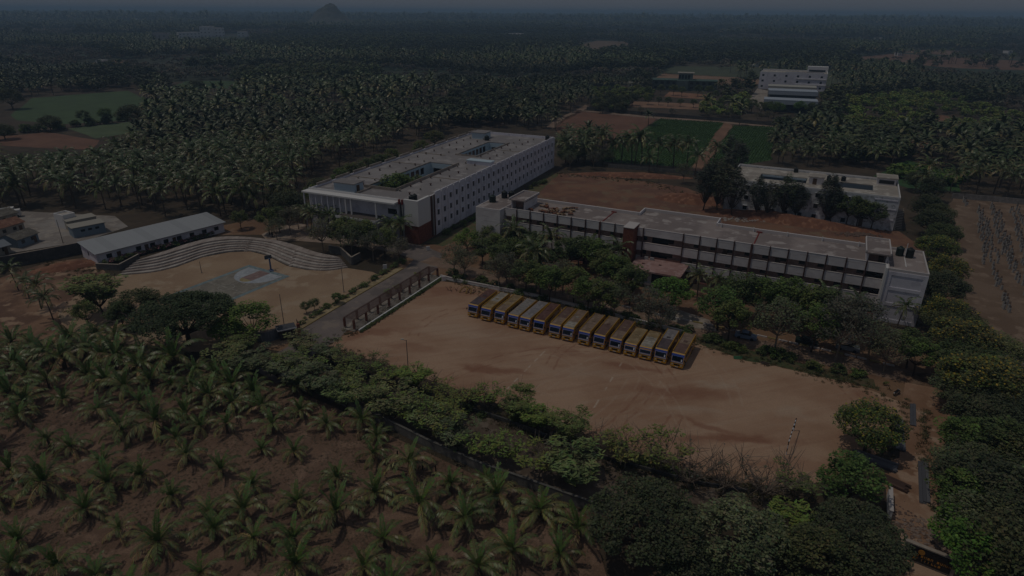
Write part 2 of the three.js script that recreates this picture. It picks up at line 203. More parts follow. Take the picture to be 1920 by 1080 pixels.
// lawn strips beside the large building
struct('lawn_strip', sheet(rough(pairs([-25.0,-176.6, -13.8,-195.8, 10.2,-246.8, 16.8,-267.9, 19.3,-264.1, 9.7,-233.1, -5.4,-200.6, -11.3,-183.2, -20.0,-173.5]), 5, 0.4), 0.04), mapped(mottle(512, 14, 0x5b5a38, 0x6e5a42, 0x4a5a30, 8, 181, 0.12)), 'patchy grass strip beside the large courtyard building');
struct('verge_lawn', sheet(rough(pairs([-17.8,-151.6, -1.3,-143.6, 12.4,-135.1, 25.9,-126.8, 37.1,-119.9, 47.1,-113.1, 57.5,-107.3, 67.1,-102.0, 65.4,-98.7, 56.0,-103.7, 45.7,-108.8, 36.4,-117.0, 31.9,-121.8, 19.2,-129.5, 5.1,-138.3, -13.0,-147.1]), 4, 0.4), 0.04), mapped(mottle(512, 12, 0x4a5030, 0x5e5038, 0x3c4a28, 9, 191, 0.14)), 'dark grass verge under the trees behind the buses');
// ---------------------------------------------------------------- buildings
const whiteWall = mapped(mottle(512, 14, 0xdcd8da, 0xd2cdd0, 0xc6c0c2, 5, 301, 0.04), 0.9);
const lavWall = mapped(mottle(512, 16, 0xdedbe4, 0xd4d0da, 0xc8c4ce, 5, 302, 0.04), 0.9);
const panelTex = (() => { const A = hex(0xdcd6d6), Bc = hex(0xd0c9ca), C = hex(0xb4abaa); return tex(512, (u, v) => { let c = mix(A, Bc, sm(0.35, 0.7, fbm(u, v, 5, 4, 311))); return mix(c, C, 0.55 * sm(0.6, 0.8, fbm(u * 0.3, v * 3, 9, 4, 312))); }, 9); })();
const panelMat = mapped(panelTex, 0.9);
const roofTex = (a, b, c, s, m = 30) => mapped(mottle(512, m, a, b, c, 5, s, 0.06), 0.95);
const roofPink = roofTex(0x988b87, 0x837774, 0xaca29e, 321, 22), roofGrey = roofTex(0x96908f, 0x878181, 0xa29c9b, 322), roofWhite = roofTex(0xb0a79c, 0x9a9188, 0xc0b9b0, 323, 20);
const brown = mat(0x5a3c34, 0.8), finMat = mat(0x4a2f2a, 0.8), corridor = mapped(mottle(512, 8, 0xb08e82, 0xa28276, 0xb89a8c, 5, 324, 0.05), 0.95), darkIn = mat(0x17171a, 0.6), glassDark = mat(0x1b2026, 0.15), brickMat = mapped(mottle(512, 5, 0x7c4636, 0x6c3a2c, 0x88523f, 12, 325, 0.12), 0.95), slabEdge = mat(0x84584e, 0.9), paleBlue = mat(0xb9c9d4, 0.85), parapetCap = mat(0xc4bcba, 0.9), doorMat = mat(0x5c4636, 0.8), tankMat = mat(0x141a19, 0.55), tankGreen = mat(0x1a2a26, 0.55), steel = mat(0x9a9a9c, 0.5), whitePaint = mat(0xdad7d6, 0.8), redPipe = mat(0x7a2c24, 0.8), woodBrown = mat(0x7a4a34, 0.9), woodPale = mat(0xa08468, 0.9), concrete = mapped(conc, 0.95);
function tank(x, z, y, r, h, label, m = tankMat) { const t = thing('water_tank', label, 'water tank', [x, y, z]); obj('barrel', [cyl(r, r, 0, 0, h * 0.85, 0, 16), ...[0.2, 0.45, 0.7].map((k) => cyl(r * 1.04, r * 1.04, 0, h * k, h * k + 0.08, 0, 16))], m, t); obj('shoulder', cyl(r, r * 0.35, 0, h * 0.85, h, 0, 16), m, t); obj('lid', cyl(r * 0.36, r * 0.33, 0, h, h + 0.12, 0, 12), m, t); return t; }
const frameOf = (ox, oz, ux, uz) => ({ pos: [ox, 0, oz], turn: -Math.atan2(uz, ux), at: (x, n, y = 0) => [ox + ux * x + uz * n, y, oz + uz * x - ux * n] }); // x along the front, n inwards

// ---- long building with fins (109 m), towers at both ends
{
  const F = frameOf(-10.59, -172.26, 0.8946, 0.4467), H = 12.3, bl = thing('long_building', 'long three-storey white building with brown vertical fins facing the bus row', 'building', F.pos, F.turn);
  const front = -2.6;
  // floors, corridor walls and roof
  for (const [y0, y1] of [[-0.2, 0.35], [3.95, 4.2], [7.65, 7.9]]) obj('floor_slab', box(8.02, 101.4, y0, y1, -15.4, front - 0.12), slabEdge, bl);
  obj('roof', [box(8.02, 101.4, 11.2, 11.5, -15.6, front - 0.32), box(42.5, 63, 11.2, 11.49, -20.6, -15.61)], roofPink, bl);
  const cw = obj('corridor_wall', box(8.03, 97.5, 0.36, 11.19, -4.3, -4.0), corridor, bl);
  obj('rear_wall', [box(8.02, 42.4, 0, 12.3, -15.9, -15.62), box(63.1, 101.4, 0, 12.3, -15.9, -15.62), box(42.5, 63, 0, 12.3, -20.9, -20.62), box(42.42, 42.7, 0, 12.3, -20.6, -15.62), box(62.8, 63.08, 0, 12.3, -20.6, -15.62)], whiteWall, bl);
  const fins = [11.9, 15.9, 19.9, 23.9, 27.9, 31.9, 35.9, 39.9, 47.4, 57.4, 61.4, 65.4, 69.4, 73.4, 77.4, 81.4, 85.4, 89.4, 93.4, 97.4];
  const edges = [8.2, ...fins.slice(0, 8), 43.2, 45.8, ...fins.slice(8), 101.3];
  for (let i = 0; i + 1 < edges.length; i++) {
    const a = edges[i] + 0.14, b = edges[i + 1] - 0.14; if (i === 9) continue;
    const big = a < 50 && b > 55;
    [[10.15, 12.3], [6.45, 8.6], [2.75, 4.9]].forEach(([y0, y1], k) => { if (big && k === 2) return; const dz = rr(-0.02, 0.02); obj('balustrade_panel', box(a, b, big ? y0 + 0.25 : y0, y1, front - 0.3, front + dz), panelMat, bl); if (k < 2 || !big) obj('coping', box(a, b, y1, y1 + 0.07, front - 0.36, front + 0.05), parapetCap, bl); });
  }
  fins.forEach((x, i) => obj('fin', box(x - (i % 7 === 6 ? 0.26 : 0.13), x + (i % 7 === 6 ? 0.26 : 0.13), 0, 12.36, front - 0.4, front + 0.22), i % 7 === 6 ? brown : finMat, bl));
  // doors and windows along the corridors
  edges.forEach((x, i) => { if (i === 0 || i > edges.length - 2 || i === 9) return; const w = edges[i + 1] - x; for (const y of [0.36, 4.21, 7.91]) { if ((i + (y > 5 ? 1 : 0)) % 3 === 0) { const d = obj('door', box(x + w * 0.35, x + w * 0.35 + 1.15, y, y + 2.25, -4.0, -3.94), doorMat, cw); } const wn = obj('window', box(x + w * 0.62, x + w * 0.62 + 1.35, y + 0.95, y + 2.2, -4.0, -3.93), glassDark, cw); } });
  for (const y of [4.21, 7.91]) obj('window', box(49.5, 53.6, y + 0.5, y + 2.3, -4.0, -3.9), glassDark, cw);
  for (const y of [4.21, 7.91]) obj('railing', box(47.6, 57.2, y + 0.02, y + 0.8, front - 0.34, front - 0.3), slabEdge, bl);
  obj('stair_flight', [0, 1, 2].flatMap((f) => [0, 1, 2, 3, 4, 5, 6].map((k) => box(98, 101, 0.36 + f * 3.78 + k * 0.27, 0.6 + f * 3.78 + k * 0.27, -7 - k * 0.6, -6.4 - k * 0.6))), concrete, bl); // stair bay open to the front, next to the right tower
  // end towers with recessed panels
  const tl = obj('end_tower', [box(0.4, 8, 0, 12.3, -15.5, 0)], panelMat, bl); obj('tower_roof', box(0.65, 7.75, 12.3, 12.33, -15.25, -0.25), roofPink, tl);
  const tr = obj('end_tower', box(101.4, 109, 0, 11.7, -15.9, -0.25), lavWall, bl);
  obj('tower_roof', box(101.65, 108.75, 11.7, 11.75, -15.65, -0.5), roofPink, tr);
  obj('parapet', [box(101.4, 109, 11.7, 12.3, -0.5, -0.25), box(101.4, 109, 11.7, 12.3, -15.9, -15.65), box(101.4, 101.65, 11.7, 12.3, -15.65, -0.5), box(108.75, 109, 11.7, 12.3, -15.65, -0.5)], parapetCap, tr);
  obj('tower_frame', [box(101.4, 102.3, 0, 11.69, -0.249, -0.13), box(108.2, 109, 0, 11.69, -0.249, -0.13), box(102.31, 108.19, 10.9, 11.69, -0.249, -0.13), box(102.31, 108.19, 7.5, 8.2, -0.249, -0.12), box(102.31, 108.19, 3.9, 4.6, -0.249, -0.12), box(102.31, 108.19, 0, 0.8, -0.249, -0.13)], lavWall, tr);
  obj('white_edge', box(101.0, 101.39, 0, 12.35, -2.9, 0.12), whitePaint, bl);
  // rear parapet and roof joints
  obj('parapet', [box(8.02, 42.3, 11.5, 12.29, -15.6, -15.4), box(63.2, 101.3, 11.5, 12.29, -15.6, -15.4), box(42.71, 62.79, 11.5, 12.29, -20.6, -20.4)], parapetCap, bl);
  for (const x of [35.5, 73.5]) { obj('roof_joint', box(x - 0.15, x + 0.15, 11.5, 11.62, -15.3, -3.2), redPipe, bl); obj('roof_joint', box(x - 0.7, x + 0.7, 11.5, 11.75, -15.35, -14.9), redPipe, bl); obj('roof_joint', box(x - 0.7, x + 0.7, 11.5, 11.75, -3.6, -3.2), redPipe, bl); }
  for (let x = 14; x < 100; x += 3.97) if (Math.abs(x - 52) > 8 || true) obj('roof_vent', [box(x, x + 0.25, 11.5, 11.9, -3.9, -3.6), box(x - 0.15, x + 0.4, 11.9, 12.0, -4.05, -3.45)], whitePaint, bl);
  for (let x = 64; x < 100; x += 7.9) obj('roof_vent', box(x, x + 0.3, 11.5, 12.6, -15.35, -15.1), whitePaint, bl);
  // brick pylon and porch
  obj('brick_pylon', box(43.2, 45.8, 0, 12.9, -4.2, 0.9), brickMat, bl); obj('pylon_cap', box(43.1, 45.9, 12.9, 13.05, -4.3, 1.0), parapetCap, bl);
  for (const y of [4.4, 8.6]) obj('pylon_groove', box(43.19, 45.81, y, y + 0.12, -4.21, 0.905), brown, bl);
  const po = obj('porch_roof', box(46.6, 59.6, 4.35, 4.75, -2.5, 6.6), mapped(mottle(512, 9, 0xa88680, 0x96746e, 0xb09490, 5, 331, 0.05), 0.95), bl);
  obj('porch_wall', box(48, 52.2, 1.2, 4.34, 4.4, 4.65), whiteWall, bl); obj('porch_glass', box(52.3, 58.4, 1.2, 4.34, 4.45, 4.55), glassDark, bl); obj('porch_beam', box(47.6, 59, 0.75, 1.19, 3.9, 5.4), whitePaint, bl);
  for (const x of [47.4, 58.6]) obj('porch_column', box(x, x + 0.45, 0, 4.34, 5.5, 5.95), brickMat, bl);
  for (const [x, z] of [[49, 2], [53, 1.2], [48.4, 4.6]]) obj('roof_hatch', box(x, x + 0.6, 4.75, 4.95, z, z + 0.4), brown, po);
  obj('air_conditioner', [box(48.5, 49.5, 4.75, 5.4, -1.6, -1.1), box(50, 51, 4.75, 5.4, -1.6, -1.1)], steel, po);
  // stair rooms on the roof
  const room = (x0, x1, z0, z1, nm) => { const s = obj('stair_room', [box(x0, x0 + 0.3, 11.5, 14, z0, z1), box(x1 - 0.3, x1, 11.5, 14, z0, z1), box(x0 + 0.31, x1 - 0.31, 11.5, 14, z0, z0 + 0.3)], whiteWall, bl); obj('room_roof', box(x0 - 0.5, x1 + 0.5, 14, 14.3, z0 - 0.4, z1 + 0.6), roofPink, s); obj('parapet', [box(x0 - 0.5, x0 - 0.25, 14.3, 14.7, z0 - 0.4, z1 + 0.6), box(x1 + 0.25, x1 + 0.5, 14.3, 14.7, z0 - 0.4, z1 + 0.6), box(x0 - 0.25, x1 + 0.25, 14.3, 14.7, z0 - 0.4, z0 - 0.15)], parapetCap, s); obj('doorway', box(x0 + 0.32, x1 - 0.32, 11.5, 13.9, z1 - 2.4, z1 - 2.3), corridor, s); obj('door', box(x1 - 1.6, x1 - 0.6, 11.5, 13.6, z1 - 2.29, z1 - 2.24), doorMat, s); };
  room(8.9, 13, -13.6, -5.2); room(97.2, 101.2, -13.4, -3.4);
  tank(...F.at(2.4, 6.2, 0).filter((_, i) => i !== 1), 12.34, 0.95, 2.0, 'dark green water tank near the front of the left tower roof', tankGreen);
  tank(...F.at(3.4, 11.6, 0).filter((_, i) => i !== 1), 12.34, 0.85, 2.1, 'black water tank at the back of the left tower roof');
  tank(...F.at(5.3, 12.4, 0).filter((_, i) => i !== 1), 12.34, 0.85, 2.1, 'black water tank beside the white stair room of the long building');
  tank(...F.at(104, 11.9, 0).filter((_, i) => i !== 1), 11.76, 0.8, 2.1, 'black water tank by the pipe on the right tower roof', tankGreen);
  tank(...F.at(105.9, 11.5, 0).filter((_, i) => i !== 1), 11.76, 0.85, 2.2, 'taller black water tank nearest the right end of the long roof');
  const pp = thing('roof_pipe', 'white standpipe rising over the right tower roof', 'pipe', F.at(105, 10.6, 11.75), F.turn); obj('riser', cyl(0.09, 0.09, 0, 0, 3.4, 0, 6), whitePaint, pp); obj('floor_run', box(-0.08, 0.08, 0, 0.14, 0.2, 6.5), whitePaint, pp);
  // broken desks and planks stacked on the roof
  const r = rng(91);
  for (let i = 0; i < 34; i++) {
    const x = 14.5 + r() * 11.5, n = 5.2 + r() * 8.2, L = 0.9 + r() * 1.1, t = thing('broken_desk', 'broken wooden desk discarded on the long roof beside the stair room', 'desk', F.at(x, n, 11.5), F.turn + r() * 3, 'discarded desks on the long roof'), m = r() < 0.55 ? woodBrown : woodPale;
    obj('desk_top', box(-L / 2, L / 2, 0.5, 0.58, -0.3, 0.3), m, t);
    for (const sx of [-1, 1]) obj('leg', box(sx * L * 0.45 - 0.04, sx * L * 0.45 + 0.04, 0, 0.499, -0.26, 0.26), m, t);
    obj('shelf', box(-L * 0.4, L * 0.4, 0.2, 0.24, -0.2, 0.24), m, t);
  }
}
// ---- large courtyard building
{
  const F = frameOf(-26.9, -175.1, 0.40308, -0.91517), bl = thing('courtyard_building', 'large white building with rows of small windows around two open courtyards', 'building', F.pos, F.turn), L = 111.2, W = 38.6, H = 12.3;
  const cols = []; for (let k = 0; k < 26; k++) cols.push(11.7 + 3.863 * k);
  const rows = [10.0, 6.6, 3.2], holes = [];
  for (const x of cols) for (const y of rows) holes.push([x - 0.65, x + 0.65, y - 0.85, y + 0.85]);
  const wall = pierced(L - 9.2, H, holes.map(([a, b, c, d]) => [a - 9.2, b - 9.2, c, d]), 0.3); wall.translate(9.2, 0, 0);
  { const uv = wall.attributes.uv; }
  const rw = obj('side_wall', wall, lavWall, bl);
  for (const [a, b, c, d] of holes) { const w = obj('window', box(a + 0.02, b - 0.02, c + 0.02, d - 0.02, -0.26, -0.2), glassDark, rw); obj('sunshade', box(a - 0.15, b + 0.15, d + 0.12, d + 0.2, 0.002, 0.35), lavWall, w); obj('frame', [box(a + 0.02, a + 0.09, c + 0.02, d - 0.02, -0.199, -0.15), box(b - 0.09, b - 0.02, c + 0.02, d - 0.02, -0.199, -0.15), box((a + b) / 2 - 0.03, (a + b) / 2 + 0.03, c + 0.02, d - 0.02, -0.199, -0.16)], steel, w); }
  for (let k = 0; k <= 26; k++) { const x = 9.77 + 3.863 * k; obj('pilaster', box(x - 0.14, x + 0.14, 0, H + 0.2, 0.002, 0.16), lavWall, bl); if (k < 26) obj('parapet_panel', box(x + 0.35, x + 3.5, H, H + 0.85, -0.3, 0.02), lavWall, bl); }
  obj('parapet', box(9.2, L, H, H + 0.45, -0.28, -0.02), whitePaint, bl);
  // plain walls
  obj('rear_wall', box(L - 0.3, L, 0, H + 0.6, -W, -0.31), lavWall, bl); obj('long_wall', box(0, L - 0.31, 0, H + 0.1, -W, -W + 0.3), lavWall, bl);
  for (let x = 4; x < L; x += 9.2) obj('parapet_block', box(x, x + 7, H + 0.1, H + 0.8, -W - 0.15, -W + 0.25), concrete, bl);
  // roof with two courtyards
  const C1 = [10, 50, 13.8, 25.2], C2 = [65, 94.3, 14, 23], hole = (c) => new THREE.Path([[c[0], c[2]], [c[0], c[3]], [c[1], c[3]], [c[1], c[2]]].map((p) => new THREE.Vector2(...p)));
  const s = new THREE.Shape([[0.3, 0.3], [L - 0.31, 0.3], [L - 0.31, W - 0.31], [0.3, W - 0.31]].map((p) => new THREE.Vector2(...p))); s.holes.push(hole(C1), hole(C2));
  const rg = new THREE.ExtrudeGeometry(s, { depth: 0.3, bevelEnabled: false }); rg.rotateX(-Math.PI / 2); rg.translate(0, H - 0.75, 0); obj('roof', rg, roofGrey, bl);
  for (const [c, tall] of [[C1, 0.9], [C2, 0.55]]) {
    const [x0, x1, n0, n1] = c;
    obj('courtyard_parapet', [box(x0 - 0.3, x1 + 0.3, H - 0.44, H - 0.45 + tall, -n0, -n0 + 0.25), box(x0 - 0.3, x0 - 0.05, H - 0.44, H - 0.45 + tall, -n1, -n0 - 0.01), box(x0 - 0.3, x1 + 0.3, H - 0.44, H - 0.3, -n1 - 0.25, -n1)], concrete, bl);
    const nWin = Math.floor((x1 - x0 - 2) / 3.2), hs = []; for (let k = 0; k < nWin; k++) for (const y of [0.6, 4.2, 7.8]) hs.push([1.2 + k * 3.2, 3.6 + k * 3.2, y + 0.7, y + 3.0]);
    const g = pierced(x1 - x0 + 0.6, H - 0.76, hs, 0.25); g.translate(x0 - 0.3, 0, -n1); const cwall = obj('courtyard_wall', g, paleBlue, bl);
    obj('courtyard_corridor', box(x0 - 0.3, x1 + 0.3, 0, H - 0.78, -n1 - 2.6, -n1 - 2.4), corridor, cwall);
    obj('courtyard_wall', [box(x0 - 0.3, x0, 0, H - 0.76, -n1 + 0.01, -n0), ...[[0, 4.3], [6.2, 7.9], [9.8, H - 0.76]].map(([a, b]) => box(x1, x1 + 0.3, a, b, -n1 + 1.01, -n0 - 1.01)), box(x1, x1 + 0.3, 0, H - 0.76, -n1 + 0.01, -n1 + 1), box(x1, x1 + 0.3, 0, H - 0.76, -n0 - 1, -n0), box(x0 - 0.3, x1 + 0.3, 0, H - 0.76, -n0, -n0 + 0.25)], paleBlue, bl);
  }
  // small vent stubs in rows beside the courtyards, drain lines across the roof
  const r = rng(17);
  for (const [n, x0, x1] of [[7.5, 8, 106], [12.2, 10, 104], [27, 12, 98], [33.5, 12, 98]]) for (let x = x0; x < x1; x += 6.1) obj('roof_vent', [box(x, x + 0.35, H - 0.45, H + 0.15, -n - 0.3, -n), box(x - 0.12, x + 0.47, H + 0.15, H + 0.25, -n - 0.42, -n + 0.12)], r() < 0.5 ? concrete : brown, bl);
  for (const x of [30, 57, 80]) obj('roof_joint', box(x, x + 0.35, H - 0.45, H - 0.25, -12.8, -0.6), concrete, bl);
  for (const x of [20, 44, 62]) obj('roof_joint', box(x, x + 0.35, H - 0.45, H - 0.25, -W + 0.6, -26), concrete, bl);
  // near corner: brick base, white box above, fins
  obj('brick_corner', [box(-0.1, 9.19, 0, 5.4, -0.5, 0.25), box(-0.1, 0.6, 0, 5.4, -5.4, -0.51)], brickMat, bl);
  obj('corner_box', [box(-0.3, 6.4, 5.41, 12.9, -0.45, 0.35), box(-0.3, 0.5, 5.41, 12.9, -4.4, -0.46)], whitePaint, bl);
  obj('corner_infill', box(6.41, 9.19, 5.41, 12.6, -0.45, 0.1), whiteWall, bl);
  for (const x of [6.9, 7.7, 8.5]) obj('fin', box(x, x + 0.4, 0.5, 12.7, 0.26, 0.55), x > 7 && x < 8 ? steel : brown, bl);
  for (const n of [4.6, 5.6]) { obj('fin', box(-0.55, -0.12, 0.2, 11.4, -n - 0.35, -n), steel, bl); obj('fin_cap', box(-0.6, -0.1, 11.41, 12.8, -n - 0.4, -n + 0.05), redPipe, bl); }
  // front: wall, roof canopy, thin columns, portico
  obj('front_wall', box(0, 0.29, 0, 12, -W + 0.31, -6.2), lavWall, bl);
  obj('front_canopy', box(-2.8, -0.001, 11.7, 12.15, -W - 0.3, -6), whitePaint, bl); obj('front_parapet', box(0, 0.25, 12.001, 12.75, -W + 0.31, -6.2), whitePaint, bl);
  for (let n = 25; n < 39; n += 2.2) obj('column', box(-2.6, -2.3, 0, 11.69, -n - 0.3, -n), lavWall, bl);
  for (const n of [22.8, 20.9, 12.2]) obj('column', box(-2.7, -2.3, 0, 11.69, -n - 0.4, -n), whitePaint, bl);
  const pt = obj('portico_roof', box(-5.6, -0.01, 6.6, 6.95, -24.5, -10.6), mat(0x5c5350, 0.95), bl); obj('portico_edge', [box(-5.75, -5.61, 6.55, 7.2, -24.6, -10.5), box(-5.6, -0.01, 6.55, 7.2, -10.59, -10.45)], whitePaint, pt);
  for (const n of [24, 22.4, 11.2]) obj('portico_column', box(-5.5, -5.1, 0, 6.59, -n - 0.4, -n), whitePaint, pt);
  obj('portico_side', box(-5.5, -0.02, 0.2, 6.54, -11.1, -10.9), whiteWall, pt); obj('entrance_door', box(-0.06, -0.002, 0, 4, -20, -14), doorMat, pt); obj('name_board', box(-5.3, -5.0, 3.2, 6.5, -17, -11.6), whiteWall, pt);
  obj('window_band', box(-0.05, -0.002, 8, 9.6, -10, -7), glassDark, bl);
  // stair rooms, link roof
  const st = obj('stair_room', box(2.8, 7.4, H - 0.45, H + 2.1, -31, -23.6), paleBlue, bl); obj('room_roof', box(2.4, 7.8, H + 2.1, H + 2.35, -31.4, -23.2), roofGrey, st); obj('door', box(4, 5.4, H - 0.44, H + 1.6, -23.6, -23.5), doorMat, st);
  const s2 = obj('stair_room', box(98, 104, H - 0.45, H + 2.1, -33, -27), paleBlue, bl); obj('room_roof', box(97.6, 104.4, H + 2.1, H + 2.35, -33.4, -26.6), roofGrey, s2);
  obj('wall_curb', box(2.5, 9.4, H - 0.45, H + 0.1, -22.6, -22.2), concrete, bl);
  { const g = box(52.5, 56, 0, 0.25, -12, -2.2); const p = g.attributes.position; for (let i = 0; i < p.count; i++) p.setY(i, p.getY(i) + H + 0.75 + 0.55 * (1 - ((p.getX(i) - 54.2) / 1.8) ** 2)); g.computeVertexNormals(); obj('link_roof', g, paleBlue, bl); obj('link_wall', box(52.7, 55.8, H - 0.45, H + 0.7, -11.8, -2.4), lavWall, bl); }
  tank(...F.at(2.4, 3.4).filter((_, i) => i !== 1), H - 0.44, 0.75, 1.7, 'pair-front black water tank at the near corner of the courtyard roof');
  tank(...F.at(3.7, 3.1).filter((_, i) => i !== 1), H - 0.44, 0.75, 1.8, 'rear black water tank at the near corner of the courtyard roof');
  tank(...F.at(109, 2.6).filter((_, i) => i !== 1), H - 0.44, 0.9, 1.9, 'black water tank at the far corner of the courtyard roof');
  tank(...F.at(97, 25.4).filter((_, i) => i !== 1), H - 0.44, 1.0, 2.0, 'black water tank by the far stair room of the courtyard roof');
}
// ---- plain blocks: p0 -> p1 is the front at ground level
function block(name, label, p0, p1, depth, H, o = {}) {
  const L = Math.hypot(p1[0] - p0[0], p1[1] - p0[1]), F = frameOf(p0[0], p0[1], (p1[0] - p0[0]) / L, (p1[1] - p0[1]) / L), b = thing(name, label, o.cat || 'building', F.pos, F.turn, o.group), wm = o.wall || whiteWall;
  const hs = []; for (let f = 0; f < (o.floors || 1); f++) for (let x = o.x0 ?? 2; x + (o.ww ?? 1.2) < L - 1; x += o.step ?? 4) { if (o.gap && x > o.gap[0] && x < o.gap[1]) continue; const y = (o.sill ?? 1) + f * (H / (o.floors || 1)); hs.push([x, x + (o.ww ?? 1.2), y, y + (o.wh ?? 1.4)]); }
  const fw = obj('front_wall', pierced(L, H, hs, 0.3), wm, b);
  for (const [a, c, d, e] of hs) { const w = obj('window', box(a + 0.02, c - 0.02, d + 0.02, e - 0.02, -0.26, -0.2), o.pane || glassDark, fw); if (o.shade) obj('sunshade', box(a - 0.2, c + 0.2, e + 0.1, e + 0.2, 0.002, 0.45), wm, w); }
  obj('side_wall', box(0, 0.3, 0, H, -depth, -0.31), wm, b); obj('side_wall', box(L - 0.3, L, 0, H, -depth, -0.31), wm, b); obj('rear_wall', box(0.31, L - 0.31, 0, H, -depth, -depth + 0.3), wm, b);
  if (!o.noRoof) obj('roof', box(0.31, L - 0.31, H - 0.7, H - 0.4, -depth + 0.31, -0.31), o.roof || roofWhite, b);
  return { b, L, F };
}
// white building behind the earth yard
{
  const { b, L, F } = block('hostel_building', 'weathered white building with dark roof wells behind the casuarina trees', [72.4, -213.2], [118.1, -189.8], 26, 10.4, { floors: 3, step: 4.3, ww: 1.3, sill: 0.9, wall: mapped(mottle(512, 12, 0xd2d4da, 0xbabcc2, 0x9a9ca0, 6, 341, 0.06), 0.92), noRoof: true, shade: true, gap: [40, 52] });
  const s = new THREE.Shape([[0.31, 0.31], [L - 0.31, 0.31], [L - 0.31, 25.6], [0.31, 25.6]].map((p) => new THREE.Vector2(...p)));
  for (const c of [[9, 24, 9, 17], [30, 44, 9, 17]]) s.holes.push(new THREE.Path([[c[0], c[2]], [c[0], c[3]], [c[1], c[3]], [c[1], c[2]]].map((p) => new THREE.Vector2(...p))));
  const g = new THREE.ExtrudeGeometry(s, { depth: 0.3, bevelEnabled: false }); g.rotateX(-Math.PI / 2); g.translate(0, 9.7, 0); obj('roof', g, roofWhite, b);
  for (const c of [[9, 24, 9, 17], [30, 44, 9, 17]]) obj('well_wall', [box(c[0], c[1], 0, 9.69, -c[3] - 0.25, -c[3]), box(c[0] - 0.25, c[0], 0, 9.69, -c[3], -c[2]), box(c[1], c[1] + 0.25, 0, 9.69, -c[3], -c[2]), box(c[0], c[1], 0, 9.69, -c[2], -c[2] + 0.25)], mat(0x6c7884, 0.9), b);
  for (let f = 0; f < 3; f++) obj('balcony_rail', box(9.3, 23.7, 2.7 + f * 3.2, 3.3 + f * 3.2, -16.9, -16.7), paleBlue, b);
  const st = obj('stair_room', box(24.8, 29.2, 10, 12.4, -14, -8.5), whiteWall, b); obj('room_roof', box(24.4, 29.6, 12.4, 12.65, -14.4, -8.1), roofWhite, st); obj('door', box(26, 27.2, 10, 12, -8.5, -8.42), doorMat, st);
  const s2 = obj('stair_room', box(45, 50.6, 10, 12.2, -25, -19), whiteWall, b); obj('room_roof', box(44.6, 51, 12.2, 12.45, -25.4, -18.6), roofWhite, s2); obj('opening_shade_panel', box(45.6, 50, 10.4, 11.6, -19, -18.92), glassDark, s2);  // closed panel on the wall, near-black to paint the dark inside of an opening
  for (const [x, y] of [[41.5, 3.7], [41.5, 0.3]]) { obj('sunshade', box(x - 1.2, x + 2.4, y + 2.8, y + 3.05, 0.003, 0.9), mat(0x3c3c40, 0.9), b); obj('doorway', box(x, x + 1.2, y, y + 2.7, 0.003, 0.06), doorMat, b); }
  obj('wall_band', [box(44.5, 50.8, 6.6, 6.9, 0.003, 0.12), box(44.5, 50.8, 3.3, 3.6, 0.003, 0.12), box(44.5, 50.8, 9.4, 9.7, 0.003, 0.12)], lavWall, b);
  obj('parapet', [box(0.02, L - 0.02, 10.401, 10.8, -0.28, -0.02), box(L - 0.28, L - 0.02, 10.401, 10.8, -25.9, -0.3), box(0.02, 0.28, 10.401, 10.8, -25.9, -0.3), box(0.02, L - 0.02, 10.401, 10.8, -25.98, -25.72)], whitePaint, b);
  for (const [x, n, l] of [[19.5, 22.4, 'black water tank on the far left of the white building roof'], [30.6, 15.5, 'black water tank beside the stair room of the white building roof'], [32.6, 15.8, 'second black water tank right of the stair room on the white building roof'], [35, 16.4, 'third black water tank right of the stair room on the white building roof']]) tank(...F.at(x, n + 2).filter((_, i) => i !== 1), 10.01, 0.75, 1.6, l);
  const sc = thing('outside_stair', 'open concrete stair on the right end of the white building', 'stair', F.at(L + 0.2, 0), F.turn);
  for (let i = 0; i < 14; i++) obj('step', box(0.1, 2.2, i * 0.38, i * 0.38 + 0.16, -2 - i * 0.55 - 0.5, -2 - i * 0.55), concrete, sc);
  obj('stringer', (() => { const g2 = box(0.2, 0.5, -0.25, 0, 0, 9.2); g2.rotateX(0.6); g2.translate(0, 5.2, -9.6); return g2; })(), concrete, sc);
}
